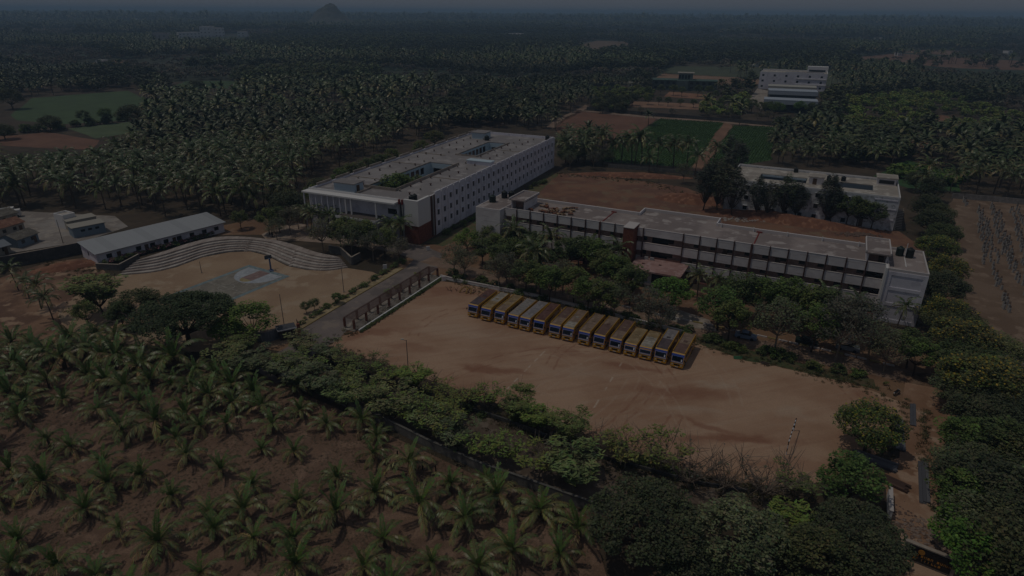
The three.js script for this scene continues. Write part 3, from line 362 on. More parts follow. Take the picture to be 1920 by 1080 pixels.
// long low classroom block with one sloping white roof
{
  const p0 = [-109.2, -157.2], p1 = [-87.4, -185.2], L = Math.hypot(p1[0] - p0[0], p1[1] - p0[1]), F = frameOf(p0[0], p0[1], (p1[0] - p0[0]) / L, (p1[1] - p0[1]) / L), b = thing('classroom_block', 'long low white classroom block with a sloping white roof above the steps', 'building', F.pos, F.turn), D = 9.3;
  const hs = [], doors = []; for (let k = 0; k < 9; k++) hs.push([2.4 + k * 3.75, 3.8 + k * 3.75, 1.1, 2.3]); for (const x of [5, 19.9, 12.2]) doors.push([x, x + 1.1, 0.02, 2.3]);
  const w = pierced(L, 3.1, [...hs.filter(([a, c]) => !doors.some((d) => d[0] < c + 0.1 && d[1] > a - 0.1)), ...doors], 0.25), fw = obj('front_wall', w, lavWall, b);
  for (const h of [...hs.filter(([a, c]) => !doors.some((d) => d[0] < c + 0.1 && d[1] > a - 0.1)), ...doors]) obj(h[2] < 0.5 ? 'door' : 'window', box(h[0] + 0.02, h[1] - 0.02, h[2] + 0.02, h[3] - 0.02, -0.2, -0.14), h[2] < 0.5 ? doorMat : glassDark, fw);
  const gs = new THREE.Shape([[0, 0], [D, 0], [D, 4.05], [0, 3.1]].map((p) => new THREE.Vector2(...p)));
  for (const x of [0, L - 0.25]) { const g = new THREE.ExtrudeGeometry(gs, { depth: 0.25, bevelEnabled: false }); g.rotateY(Math.PI / 2); g.translate(x, 0, -0.26); const q = g.attributes.position; obj('end_wall', g, lavWall, b); }
  obj('rear_wall', box(0.26, L - 0.26, 0, 4.0, -D - 0.2, -D), lavWall, b);
  const n = 18; for (let k = 0; k < n; k++) { const g = box(-0.5 + (k * (L + 1)) / n, -0.5 + ((k + 1) * (L + 1)) / n - 0.015, 0, 0.09, -D - 0.9, 0.75); g.rotateX(0.102); g.translate(0, 3.18, 0); obj('roof_sheet', g, k % 5 === 2 ? mat(0x989a9d, 0.6) : mat(0x9fa1a4, 0.6), b); }
  obj('end_window', box(-0.04, -0.002, 1.5, 2.6, -5.4, -4.8), glassDark, b);
  obj('downpipe', [cyl(0.05, 0.05, -0.1, 2.4, 3.4, -1.5, 6), box(-0.15, 0.5, 3.3, 3.38, -1.55, -1.45)], darkIn, b);
}
// sheds and small houses on the left edge
const tileRed = mapped(mottle(512, 8, 0x86604e, 0x745040, 0x94705c, 8, 351, 0.1), 0.95), tileGrey = mapped(mottle(512, 8, 0x6e6860, 0x5e5850, 0x7c766c, 8, 352, 0.1), 0.95), shedBlue = mat(0x7c8b98, 0.9), cream = mat(0xa09a90, 0.9);
function gable(label, p0, p1, D, h, rise, roofM, wallM, o = {}) {
  const L = Math.hypot(p1[0] - p0[0], p1[1] - p0[1]), F = frameOf(p0[0], p0[1], (p1[0] - p0[0]) / L, (p1[1] - p0[1]) / L), b = thing('small_house', label, 'house', F.pos, F.turn);
  const gs = new THREE.Shape([[0, 0], [D, 0], [D, h], [D / 2, h + rise], [0, h]].map((p) => new THREE.Vector2(...p))), g = new THREE.ExtrudeGeometry(gs, { depth: L, bevelEnabled: false }); g.rotateY(Math.PI / 2); obj('wall', g, wallM, b);
  const sl = Math.hypot(D / 2, rise) + 0.5; for (const s of [0, 1]) { const q = box(-0.4, L + 0.4, 0.02, 0.12, 0, sl); q.rotateX(Math.atan2(rise, D / 2)); if (s) { q.rotateY(Math.PI); q.translate(L, 0, 0); } q.translate(0, h + rise, -D / 2 + (s ? -0.001 : 0.001)); obj('roof_slope', q, roofM, b); }
  for (let x = 1.2; x + 1 < L; x += o.step ?? 3) obj('window', box(x, x + 1, 1, 2, 0.002, 0.05), glassDark, b);
  obj('door', box(L - 1.6, L - 0.7, 0, 2, 0.002, 0.06), doorMat, b); return b;
}
gable('small house with a grey brown tiled roof nearest the dark wall', [-138.8,-169.5], [-137.4,-175.9], 6, 2.6, 1.1, tileGrey, shedBlue);
gable('house with a reddish tiled roof in the middle of the sheds', [-151.8,-175.6], [-148.2,-185.5], 6.5, 2.8, 1.2, tileRed, cream);
gable('grey roofed shed behind the red tiled house on the left edge', [-161.5,-184.2], [-157.0,-195.1], 7, 2.8, 1.1, tileGrey, cream);
gable('blue grey roofed shed at the lower left end of the dark wall', [-142.6,-157.8], [-138.4,-166.0], 6, 2.4, 0.9, mat(0x7b8087, 0.8), cream);
{ const { b, L } = block('low_shed', 'low bluish shed with a flat brown roof behind the classroom block', [-128.8,-178.4], [-123.0,-184.5], 5, 3, { step: 1.9, ww: 1.1, wh: 0.7, sill: 1.5, wall: shedBlue, roof: roofWhite }); obj('roof_edge', box(-0.3, L + 0.3, 3.001, 3.15, -5.2, 0.3), cream, b); }
{ const { b, L } = block('low_shed', 'narrow rear shed with square openings behind the bluish shed', [-134.4,-184.8], [-129.2,-190.7], 4.5, 3, { step: 1.6, ww: 1.0, wh: 0.8, sill: 1.4, wall: cream, roof: roofWhite }); obj('roof_edge', box(-0.2, L + 0.2, 3.001, 3.12, -4.8, 0.2), cream, b); }
block('white_hut', 'small white two storey hut at the end of the bluish shed', [-136.7,-186.8], [-135.0,-190.0], 5, 4.4, { floors: 2, step: 2.2, ww: 0.8, wh: 0.8, wall: whitePaint });
for (let i = 0; i < 4; i++) { const t = thing('roof_cooler', 'small white box unit in the row behind the classroom roof', 'box unit', [-104.6 + i * 1.9, 0, -175.3 - i * 1.1], 0.6, 'box units behind the classroom block'); obj('casing', box(-0.6, 0.6, 2.4, 3.5, -0.5, 0.5), whitePaint, t); obj('recess_shade_panel', box(-0.42, 0.42, 2.55, 3.25, 0.502, 0.54), steel, t); obj('stand', box(-0.5, 0.5, 0, 2.399, -0.4, 0.4), concrete, t); }  // grey panel painted in for the shaded recess of the casing front
for (const [i, [x, z]] of [[-166.2,-200.7], [-162.5,-198.4]].entries()) { const t = thing('parked_tractor_trailer', i ? 'dark parked truck with a pale tarpaulin beside the grove' : 'dark blue parked truck at the far left edge of the yard', 'truck', [x, 0, z], 0.5); obj('bed', box(-2.4, 1.6, 0.7, 2, -1.1, 1.1), i ? mat(0x2a2a30, 0.7) : mat(0x1c2c58, 0.6), t); obj('cab', box(1.62, 3.3, 0.5, 2.4, -1.05, 1.05), whitePaint, t); obj('cover', box(-2.3, 1.5, 2.001, 2.3, -1, 1), mat(0x9a9a98, 0.9), t); for (const wx of [-1.5, 2.4]) for (const wz of [-0.95, 0.95]) { const g = cyl(0.45, 0.45, 0, -0.15, 0.15, 0, 12); g.rotateX(Math.PI / 2); g.translate(wx, 0.45, wz); obj('wheel', g, darkIn, t); } }
// far buildings
{ // pale hostel far behind the fields
  const { b, L, F } = block('far_school_building', 'pale grey block with small square windows far behind the green fields', [219.5,-598.7], [269.4,-576.4], 34, 14, { floors: 3, step: 9.5, ww: 1.8, wh: 1.7, sill: 1.5, wall: lavWall, noRoof: true });
  { const sh = new THREE.Shape([[0.31, 0.31], [L - 0.31, 0.31], [L - 0.31, 33.6], [0.31, 33.6]].map((p) => new THREE.Vector2(...p))); sh.holes.push(new THREE.Path([[20, 14], [20, 24], [52, 24], [52, 14]].map((p) => new THREE.Vector2(...p)))); const g = new THREE.ExtrudeGeometry(sh, { depth: 0.3, bevelEnabled: false }); g.rotateX(-Math.PI / 2); g.translate(0, 13.3, 0); obj('roof', g, roofWhite, b); obj('well_wall', [box(20, 52, 0, 13.29, -24.3, -24), box(19.7, 20, 0, 13.29, -24, -14), box(52, 52.3, 0, 13.29, -24, -14), box(20, 52, 0, 13.29, -14, -13.7)], lavWall, b); } const t = obj('stair_tower', box(L - 17, L, 13.7, 18.5, -33, -25), whitePaint, b); obj('opening_shade_panel', box(L - 15.5, L - 2, 14.2, 15.8, -25, -24.9), glassDark, t);  // tower opening is a flat panel; its near-black colour paints the inner shade
  obj('parapet', [box(0, L, 14.001, 14.6, -0.5, 0), box(0, L, 14.001, 14.6, -34, -33.5), box(L - 0.5, L, 14.001, 14.6, -33.4, -0.6)], whitePaint, b); obj('wall_band', [box(L * 0.55, L, 9.3, 10, 0.003, 0.5), box(L * 0.55, L, 4.6, 5.3, 0.003, 0.5)], whitePaint, b);
}
const farShed = (label, p0, p1, D, h, rm) => { const { b, L } = block('far_shed', label, p0, p1, D, h, { step: 5, ww: 2.6, wh: 1.6, wall: mat(0x39414c, 0.9), roof: rm }); obj('roof_sheet', box(-1, L + 1, h + 0.01, h + 0.35, -D - 1, 1.4), rm, b); obj('fascia', box(-1, L + 1, h - 2.6, h, 0.9, 1.35), rm, b); };  // dark wall colour stands in for the shaded openings below the fascia
const tinPale = mat(0xb0aca2, 0.7), tinBlue = mat(0xa8b0bc, 0.7);
farShed('uppermost of the long tin roofed sheds below the pale block', [210.9,-550.2], [243.3,-537.4], 14, 7, tinPale);
farShed('middle long tin roofed shed below the pale block', [192.1,-498.6], [222.5,-488.1], 14, 9, tinBlue);
farShed('lower long tin roofed shed below the pale block', [172.4,-452.8], [202.4,-441.6], 12, 8, tinBlue);
struct('shed_yard', sheet(pairs([176.8,-501.0, 219.0,-598.7, 222.5,-582.0, 183.2,-477.6, 174.7,-463.4]), 0.03), paleMat, 'pale concrete yard beside the long tin sheds');
{ const { b, L } = block('green_painted_building', 'two storey green painted building with a raised middle among trees', [121.5,-584.6], [174.2,-571.2], 16, 8, { floors: 2, step: 5, ww: 2.6, wh: 2, sill: 1.2, wall: mat(0x545e5a, 0.9), roof: roofGrey }); const m = obj('middle_storey', box(L * 0.4, L * 0.62, 7.7, 14, -14, -3), mat(0x6a7672, 0.9), b); obj('roof_cap', box(L * 0.38, L * 0.64, 14, 14.4, -14.5, -2.5), cream, m); obj('portico', box(L * 0.38, L * 0.56, 0, 8.4, 0.01, 3), mat(0x586664, 0.9), b); obj('roof_edge', box(-0.5, L + 0.5, 8.001, 8.5, -16.2, 0.6), mat(0x4a6058, 0.9), b); for (let k = 0; k < 4; k++) obj('opening_shade_panel', box(L * 0.4 + k * 2.6, L * 0.4 + k * 2.6 + 1.8, 9.4, 12.6, -2.999, -2.9), glassDark, m); }  // upper openings are flat panels with the inner darkness put into their colour
block('far_house', 'pale far house left of the green painted building', [103.3,-605.3], [117.1,-601.6], 10, 4, { step: 4, wall: cream, roof: roofWhite });
const farB = (label, p0, p1, d, h, o = {}) => block('far_building', label, p0, p1, d, h, { floors: 2, step: 9, ww: 3.4, wh: 1.8, wall: whitePaint, roof: roofWhite, ...o });
farB('pale pink roofed building alone in the far palms at upper left', [-768.4,-1463.5], [-739.7,-1467.8], 22, 16, { wall: mat(0xb0a8a6, 0.9), roof: tileRed });
farB('long low white building at the left of the distant white complex', [-799.9,-1640.8], [-764.5,-1681.6], 30, 12);
farB('taller white block in the middle of the distant white complex', [-782.1,-1714.9], [-756.1,-1719.4], 40, 24, { floors: 3 });
farB('wide white block at the right of the distant white complex', [-763.7,-1736.9], [-739.6,-1760.3], 40, 20, { floors: 3 });
farB('tiny white house right of the distant white complex', [-694.9,-1730.1], [-674.7,-1733.6], 25, 12);
farB('small pale house far in the dark palms near the top centre', [-13.1,-1890.0], [18.8,-1854.8], 22, 8);
farB('small pale house with trees at upper right', [909.0,-1746.3], [924.7,-1732.4], 20, 7);
farB('small white house at the right edge of the far palms', [821.2,-1132.0], [829.8,-1132.8], 12, 7);
farB('white shed at the edge of the red bare land', [621.4,-1112.0], [623.8,-1105.3], 10, 4);
farB('small white shed behind the grey green field', [296.7,-853.9], [301.3,-845.8], 8, 4);
farB('tiny pale house in a clearing at the far left', [-508.6,-822.7], [-500.6,-823.3], 14, 5);
farB('distant white house on the far plain left of centre', [-1753.0,-3186.2], [-1715.8,-3199.5], 70, 24);
farB('distant pale house on the far plain in the centre', [-259.6,-6603.8], [-199.9,-6641.6], 120, 34);
// ---------------------------------------------------------------- buses
const yellow = mat(0xbc8e24, 0.5), yellowDark = mat(0xb4841c, 0.5), busBlue = mat(0x3a56b0, 0.4), busWhite = mat(0xd0d3da, 0.5), tyre = mat(0x121212, 0.9), screenGlass = mat(0x10161e, 0.08), lampMat = mat(0xb8b8b0, 0.2), hubMat = mat(0x6a6a6c, 0.6), skyBlue = mat(0x5878c8, 0.4);
function bus([x, z], turn, label, o) {
  const t = thing('school_bus', label, 'bus', [x, 0, z], turn, 'yellow buses parked in a row'), L = o.len ?? 9.8, w = 1.2, h = o.h ?? 3.05; // local: front at z = 0, rear at z = -L
  const prof = new THREE.Shape([[0.12, 0.42], [0.16, 1.55], [0.55, h - 0.25], [0.75, h - 0.08], [L - 0.2, h - 0.08], [L, h - 0.35], [L, 0.45], [0.12, 0.42]].map((p) => new THREE.Vector2(...p)));
  const g = new THREE.ExtrudeGeometry(prof, { depth: 2 * w - 0.16, bevelEnabled: true, bevelSize: 0.07, bevelThickness: 0.08, bevelSegments: 2 }); g.translate(0, 0, -w + 0.08); g.rotateY(Math.PI / 2); obj('body', g, yellow, t);
  // roof panels, in two lengths where the covering changes
  const cut = o.cut ?? 0; const za = -0.72, zb = -L + 0.25, zc = za + (zb - za) * (cut || 1), top = h + 0.012;
  const rf = obj('roof_panel', box(-w + 0.1, w - 0.1, h - 0.08, top, zc, za), o.roofA, t);
  if (cut) obj('roof_panel', box(-w + 0.1, w - 0.1, h - 0.08, top + 0.005, zb, zc - 0.01), o.roofB, t);
  if (o.ribs) for (let k = 0; k < 9; k++) obj('roof_rib', box(-w + 0.24, w - 0.24, top, top + 0.03, za - 0.5 - k * 0.98, za - 0.2 - k * 0.98), o.ribs, rf);
  if (o.rails) for (const s of [-1, 1]) obj('roof_rail', box(s * (w - 0.06) - 0.05, s * (w - 0.06) + 0.05, h - 0.02, h + 0.17, zb + 0.1, za - 0.2), yellow, t);
  if (!o.ribs) obj('roof_hatch', box(-0.35, 0.35, top, top + 0.08, -L * 0.62, -L * 0.62 + 0.6), o.roofA, t);
  // windscreen with blue surround, white bands
  const screen = (x0, x1, y0, y1, out, m, name) => { const f = (y) => (y < 1.55 ? 0.15 : 0.16 + ((y - 1.55) / (h - 1.8)) * 0.39), q = box(x0, x1, y0, y1, -0.12, 0), p = q.attributes.position; for (let i = 0; i < p.count; i++) p.setZ(i, p.getZ(i) - f(p.getY(i)) + 0.078 + out); q.computeVertexNormals(); return obj(name, q, m, t); };
  screen(-w + 0.01, w - 0.01, 1.26, h - 0.2, 0.012, busBlue, 'front_band');
  const ws = screen(-w + 0.2, w - 0.2, 1.62, h - 0.62, 0.028, screenGlass, 'windscreen'); 
  screen(-0.02, 0.02, 1.63, h - 0.63, 0.034, tyre, 'screen_divider');
  screen(-w + 0.14, w - 0.14, 1.56, h - 0.56, 0.02, skyBlue, 'screen_frame'); screen(-w + 0.08, w - 0.08, 1.36, 1.44, 0.024, busWhite, 'white_band');
  if (o.sticker) screen(w - 0.52, w - 0.3, 1.66, 2.1, 0.032, busWhite, 'screen_notice');
  for (const s of [-1, 1]) { const hl = cyl(0.14, 0.14, 0, -0.03, 0.03, 0, 10); hl.rotateX(Math.PI / 2); hl.translate(s * 0.85, 0.86, -0.03); obj('headlight', hl, lampMat, t); }
  obj('bumper', box(-w + 0.02, w - 0.02, 0.4, 0.62, -0.12, 0.06), yellowDark, t); obj('grille', box(-0.55, 0.55, 0.72, 1.02, -0.1, -0.02), tyre, t); obj('number_plate', box(-0.3, 0.3, 0.46, 0.58, 0.061, 0.075), busWhite, t);
  for (const s of [-1, 1]) { // side windows, band, mirrors
    const n = Math.round((L - 2.2) / 0.95);
    for (let k = 0; k < n; k++) obj('side_window', box(s > 0 ? w : -w - 0.012, s > 0 ? w + 0.012 : -w, 1.62, h - 0.55, -1.35 - (k + 1) * 0.95 + 0.1, -1.35 - k * 0.95), screenGlass, t);
    obj('side_band', box(s > 0 ? w : -w - 0.008, s > 0 ? w + 0.008 : -w, 1.18, 1.34, -L + 0.3, -0.5), busBlue, t);
    obj('mirror', [box(s * (w + 0.18) - 0.09, s * (w + 0.18) + 0.09, 1.75, 2.15, -0.12, -0.02), box(Math.min(s * w, s * (w + 0.1)), Math.max(s * w, s * (w + 0.1)), 2.05, 2.1, -0.2, -0.1)], tyre, t);
    for (const zz of [-1.9, -L + 2.6]) { const q = cyl(0.48, 0.48, 0, -0.14, 0.14, 0, 16); q.rotateZ(Math.PI / 2); q.translate(s * (w - 0.12), 0.48, zz); const wh = obj('wheel', q, tyre, t); const hb = cyl(0.22, 0.2, 0, 0, 0.03, 0, 10); hb.rotateZ(-s * Math.PI / 2); hb.translate(s * (w + 0.02), 0.48, zz); obj('hub', hb, hubMat, wh); }
  }
  obj('rear_window', box(-0.9, 0.9, 1.7, 2.5, -L - 0.09, -L - 0.07), screenGlass, t); return t;
}
const rb = (a, b, c, s) => mapped(mottle(256, 5, a, b, c, 5, s, 0.06), 0.8);
const rBrown = rb(0x6c5248, 0x5e463e, 0x786058, 401), rRed = rb(0x63423a, 0x553630, 0x6e4e46, 402), rTan = rb(0x8c7654, 0x7c6848, 0x988466, 403), rGrey = rb(0x857f80, 0x777172, 0x928c8c, 404), rPale = rb(0x9a9286, 0x8a8278, 0xa8a196, 405), rDust = rb(0x86705f, 0x766252, 0x927e6e, 406), rDark = rb(0x55474a, 0x4b3f42, 0x5f5154, 407), ribM = mat(0x8f887c, 0.8);
const busSpots = [
  [[-8.7,-126.9], 'leftmost bus of the row, dark brown roof without rails', { roofA: rDark, roofB: rRed, cut: 0.45 }],
  [[-5.8,-125.1], 'second bus from the left, tan roof with a yellow front half', { roofA: rTan, roofB: rPale, cut: 0.42, rails: 1 }],
  [[-2.8,-123.8], 'third bus from the left, olive tan roof with yellow rails', { roofA: rDust, roofB: rTan, cut: 0.35, rails: 1, sticker: 1 }],
  [[0.1,-121.8], 'fourth bus from the left, grey roof crossed by pale ribs', { roofA: rGrey, ribs: ribM, sticker: 1 }],
  [[2.6,-120.5], 'fifth bus from the left, plain grey roof', { roofA: rGrey, sticker: 1 }],
  [[5.5,-119.1], 'sixth bus from the left, dark red brown roof with rails', { roofA: rRed, rails: 1, h: 3.15 }],
  [[8.7,-117.3], 'seventh bus from the left, dusty roof crossed by one dark seam', { roofA: rDust, roofB: rBrown, cut: 0.4, rails: 1 }],
  [[11.3,-116.0], 'eighth bus from the left, middle of the row, grey brown roof', { roofA: rPale, roofB: rDust, cut: 0.3, rails: 1, sticker: 1 }],
  [[14.4,-114.3], 'ninth bus from the left, light brown roof with yellow rails', { roofA: rDust, rails: 1, sticker: 1 }],
  [[17.3,-112.9], 'tenth bus from the left, pinkish brown roof', { roofA: rBrown, roofB: rDust, cut: 0.55, rails: 1 }],
  [[20.3,-111.3], 'eleventh bus from the left, brown roof beside the small buses', { roofA: rDust, roofB: rBrown, cut: 0.4, rails: 1, sticker: 1 }],
  [[23.0,-109.9], 'small bus with a plain yellow roof, left of the two small ones', { roofA: rTan, len: 8, h: 2.75, sticker: 1 }],
  [[25.7,-108.5], 'small bus with a pale stained roof, right of the two small ones', { roofA: rPale, roofB: rTan, cut: 0.6, len: 8, h: 2.75 }],
  [[28.4,-107.2], 'second bus from the right end, grey roof with a dark front half', { roofA: rDark, roofB: rGrey, cut: 0.5, rails: 1, sticker: 1 }],
  [[31.2,-105.4], 'rightmost bus of the row, pinkish brown roof and long shadow', { roofA: rBrown, roofB: rDust, cut: 0.45, rails: 1, sticker: 1, h: 3.15 }],
];
for (const [p, l, o] of busSpots) bus(p, Math.atan2(-0.4467, 0.8946) + rr(-0.025, 0.025), 'yellow ' + l, o);
// ---------------------------------------------------------------- cars on the road
function car([x, z], turn, label, m, o = {}) {
  const t = thing('parked_car', label, 'car', [x, 0, z], turn), hi = o.h ?? 1.5, L = o.L ?? 4.2, wd = 0.82, hood = o.hood ?? 0.92;
  const s = new THREE.Shape([[0, 0.3], [0.03, hood - 0.15], [0.35, hood - 0.02], [1.0, hood + 0.05], [L - 0.5, hood + 0.06], [L, hood - 0.1], [L, 0.3]].map((p) => new THREE.Vector2(...p)));
  const g = new THREE.ExtrudeGeometry(s, { depth: 2 * wd - 0.1, bevelEnabled: true, bevelSize: 0.05, bevelThickness: 0.05, bevelSegments: 2 }); g.translate(-L / 2, 0, -wd + 0.05); obj('body', g, m, t);
  const back = o.back ?? L - 0.75, c = new THREE.Shape([[1.0, hood], [1.65, hi - 0.08], [back - 0.55, hi - 0.06], [back, hood]].map((p) => new THREE.Vector2(...p)));
  const g2 = new THREE.ExtrudeGeometry(c, { depth: 2 * wd - 0.3, bevelEnabled: true, bevelSize: 0.04, bevelThickness: 0.06, bevelSegments: 2 }); g2.translate(-L / 2, 0, -wd + 0.15); obj('window_band', g2, glassDark, t);
  obj('roof', box(-L / 2 + 1.6, -L / 2 + back - 0.5, hi - 0.05, hi + 0.02, -wd + 0.12, wd - 0.12), m, t);
  for (const xx of [-L / 2 + 0.8, L / 2 - 0.8]) for (const sz of [-1, 1]) { const q = cyl(0.32, 0.32, 0, -0.1, 0.1, 0, 14); q.rotateX(Math.PI / 2); q.translate(xx, 0.32, sz * (wd - 0.06)); obj('wheel', q, tyre, t); }
  for (const sz of [-1, 1]) { obj('headlight', box(-L / 2 - 0.06, -L / 2 + 0.02, 0.62, 0.76, sz * 0.6 - 0.14, sz * 0.6 + 0.14), lampMat, t); obj('tail_light', box(L / 2 - 0.02, L / 2 + 0.06, 0.7, 0.85, sz * 0.62 - 0.12, sz * 0.62 + 0.12), redPipe, t); }
  return t;
}
car([48.6,-118.1], Math.PI - 0.46, 'pale blue sedan parked under the trees right of the buses', mat(0x7f8ea6, 0.25));
car([60.2,-115.7], Math.PI - 0.46, 'dark green car parked in the middle of the tree shaded road', mat(0x1e2c28, 0.25));
car([67.4,-113.3], Math.PI - 0.46, 'silver grey tall car parked nearest the right end of the road', mat(0x8c8f96, 0.3), { h: 1.75, hood: 1.0, back: 4.1 });
{ const p = [68.3,-96.9], t = thing('motorcycle', 'dark motorcycle standing near the lone tree at the field corner', 'motorcycle', [p[0], 0, p[1]], 0.5); for (const x of [-0.65, 0.65]) { const q = new THREE.TorusGeometry(0.27, 0.07, 6, 16); q.translate(x, 0.34, 0); obj('wheel', q, tyre, t); } obj('tank', box(-0.15, 0.35, 0.7, 0.95, -0.16, 0.16), mat(0x20242c, 0.3), t); obj('seat', box(-0.75, -0.15, 0.72, 0.84, -0.15, 0.15), tyre, t); obj('engine', box(-0.25, 0.3, 0.3, 0.69, -0.14, 0.14), steel, t); obj('handlebar', [rod(V3(0.4, 0.8, 0), V3(0.35, 1.05, 0), 0.04), rod(V3(0.35, 1.05, -0.35), V3(0.35, 1.05, 0.35), 0.025)], steel, t); obj('headlight', cyl(0.1, 0.1, 0.5, 0.78, 0.95, 0, 8), lampMat, t); obj('mudguard', box(-0.95, -0.4, 0.6, 0.66, -0.08, 0.08), busWhite, t); }
// ---------------------------------------------------------------- pergola along the drive
{
  const a = [-33.2, -120.5], b = [-18.9, -150.3], L = Math.hypot(b[0] - a[0], b[1] - a[1]), F = frameOf(a[0], a[1], (b[0] - a[0]) / L, (b[1] - a[1]) / L), t = thing('pergola', 'long brown pergola with brick posts between the drive and the field', 'pergola', F.pos, F.turn), W = 2.5, post = mat(0x6e4436, 0.9), beam = mat(0x5c443c, 0.85);
  obj('walkway', box(-0.6, L + 0.6, 0.02, 0.14, -W - 0.5, 0.5), mapped(mottle(256, 8, 0x948a80, 0x857a70, 0xa0968c, 6, 411, 0.06)), t);
  for (let k = 0; k < 9; k++) for (const z of [0, -W]) { const x = (k * L) / 8, p = obj('post', box(x - 0.2, x + 0.2, 0.14, 2.35, z - 0.2, z + 0.2), post, t); obj('post_base', box(x - 0.26, x + 0.26, 0.14, 0.4, z - 0.26, z + 0.26), concrete, p); }
  for (const z of [0, -W]) for (let k = 0; k < 8; k++) obj('beam', box((k * L) / 8 - 0.1, ((k + 1) * L) / 8 - 0.11, 2.36, 2.5, z - 0.06, z + 0.06), beam, t);
  for (let x = 0; x < L; x += 0.27) obj('slat', box(x, x + 0.09, 2.51, 2.56, -W - 0.25, 0.25), beam, t);
}
// planted trough along the field side of the pergola
{ const a = [-32.1, -119.9], b = [-17.9, -149.8], L = Math.hypot(b[0] - a[0], b[1] - a[1]), F = frameOf(a[0], a[1], (b[0] - a[0]) / L, (b[1] - a[1]) / L), t = thing('planter_wall', 'low pale planter wall along the field side of the pergola', 'planter', F.pos, F.turn); for (let k = 0; k < 16; k++) obj('wall_block', box((k * L) / 16, ((k + 1) * L) / 16 - 0.03, 0, 0.5, -0.16, 0.16), whitePaint, t); }
// ---------------------------------------------------------------- boundary walls
function lineWall(name, label, pts, h, th, m, seg = 4, cap) {
  const t = thing(name, label, 'wall', [0, 0, 0]);
  for (let i = 0; i + 1 < pts.length; i++) { const [ax, az] = pts[i], [bx, bz] = pts[i + 1], L = Math.hypot(bx - ax, bz - az), n = Math.max(1, Math.round(L / seg)), an = -Math.atan2(bz - az, bx - ax); for (let k = 0; k < n; k++) { const g = box((k * L) / n, ((k + 1) * L) / n - 0.02, 0, h, -th / 2, th / 2); g.rotateY(an); g.translate(ax, 0, az); const o = obj('wall_panel', g, m, t); if (cap) { const c = box((k * L) / n, ((k + 1) * L) / n - 0.02, h, h + 0.1, -th / 2 - 0.06, th / 2 + 0.06); c.rotateY(an); c.translate(ax, 0, az); obj('coping', c, cap, o); } } }
  return t;
}
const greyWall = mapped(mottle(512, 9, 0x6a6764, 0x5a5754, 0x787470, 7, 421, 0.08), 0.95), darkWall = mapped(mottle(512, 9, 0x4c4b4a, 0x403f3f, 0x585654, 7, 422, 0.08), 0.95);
lineWall('bus_wall', 'low white wall behind the row of buses', pairs([-18.1,-149.8, -13.0,-146.8, 5.9,-138.0, 20.3,-129.2, 32.4,-122.0, 36.3,-119.6]), 0.75, 0.3, whitePaint, 3.2, parapetCap);
lineWall('plantation_wall', 'grey block wall between the young palms and the feathery trees', pairs([-38.7,-100.0, -29.2,-92.8, -21.2,-87.2, -13.1,-81.3, -4.5,-75.7, 3.2,-71.8, 11.0,-67.6, 17.1,-65.0]), 1.5, 0.25, greyWall, 3.4, greyWall);
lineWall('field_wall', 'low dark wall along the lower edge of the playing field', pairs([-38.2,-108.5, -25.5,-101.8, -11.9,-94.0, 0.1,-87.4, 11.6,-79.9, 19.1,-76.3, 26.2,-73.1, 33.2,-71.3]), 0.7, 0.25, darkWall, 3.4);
lineWall('yard_wall', 'tall dark wall in shade left of the classroom block', pairs([-139.4,-146.8, -132.6,-153.7, -125.5,-159.6, -118.3,-166.4]), 3.2, 0.3, darkWall, 3.4, concrete);  // the dark wall colour already holds the shade this wall stands in
lineWall('site_wall', 'pale block wall behind the construction site', pairs([161.2,-229.2, 171.8,-225.8, 181.9,-221.2, 199.2,-212.3]), 2.0, 0.25, mapped(mottle(512, 9, 0x8b8682, 0x7b7672, 0x97928e, 7, 423, 0.08), 0.95), 3.4);
lineWall('yard_boundary_wall', 'grey wall between the palm row and the earth yard', pairs([41.5,-276.7, 54.5,-271.9, 69.2,-266.4, 85.3,-260.2]), 1.6, 0.25, greyWall, 4);
lineWall('field_boundary_wall', 'dark wall along the far edge of the green fields', pairs([50.9,-455.2, 93.1,-427.5, 132.1,-407.0, 161.2,-388.0]), 2.2, 0.3, darkWall, 8);
// curved entrance wall, gate and guard posts
{ const pts = []; for (let k = 0; k <= 10; k++) { const t = k / 10, ax = [-51.9,-115.4], bx = [-47.8,-116.8]; pts.push([ax[0] + (bx[0] - ax[0]) * t, ax[1] + (bx[1] - ax[1]) * t + Math.sin(t * Math.PI) * 1.3]); } lineWall('entrance_wall', 'curved grey entrance wall beside the gate', pts, 2.4, 0.25, mapped(mottle(512, 9, 0x7a7d84, 0x6a6d74, 0x868990, 7, 424, 0.05)), 2, concrete); }
{ const p = [-46.2,-117.3], t = thing('gate_house', 'small dark gate house with a flat white roof at the drive entrance', 'gate house', [p[0], 0, p[1]], 0.5); obj('wall', box(-1.7, 1.5, 0, 2.3, -1.1, 1.1), mat(0x3f3230, 0.9), t); obj('roof', box(-2, 1.7, 2.3, 2.42, -1.4, 1.4), mat(0x4a4a50, 0.8), t); obj('roof_edge', [box(-2.05, 1.75, 2.3, 2.55, 1.401, 1.46), box(-2.05, -2.001, 2.3, 2.55, -1.4, 1.4)], whitePaint, t); obj('gate_pillar', box(1.9, 2.5, 0, 2.8, 0.2, 0.8), brickMat, t); obj('window', box(-1, 0.4, 1, 1.8, 1.1, 1.14), darkIn, t); obj('gate_leaf', box(2.51, 2.6, 0.1, 2.2, -3.2, 0.1), finMat, t); }
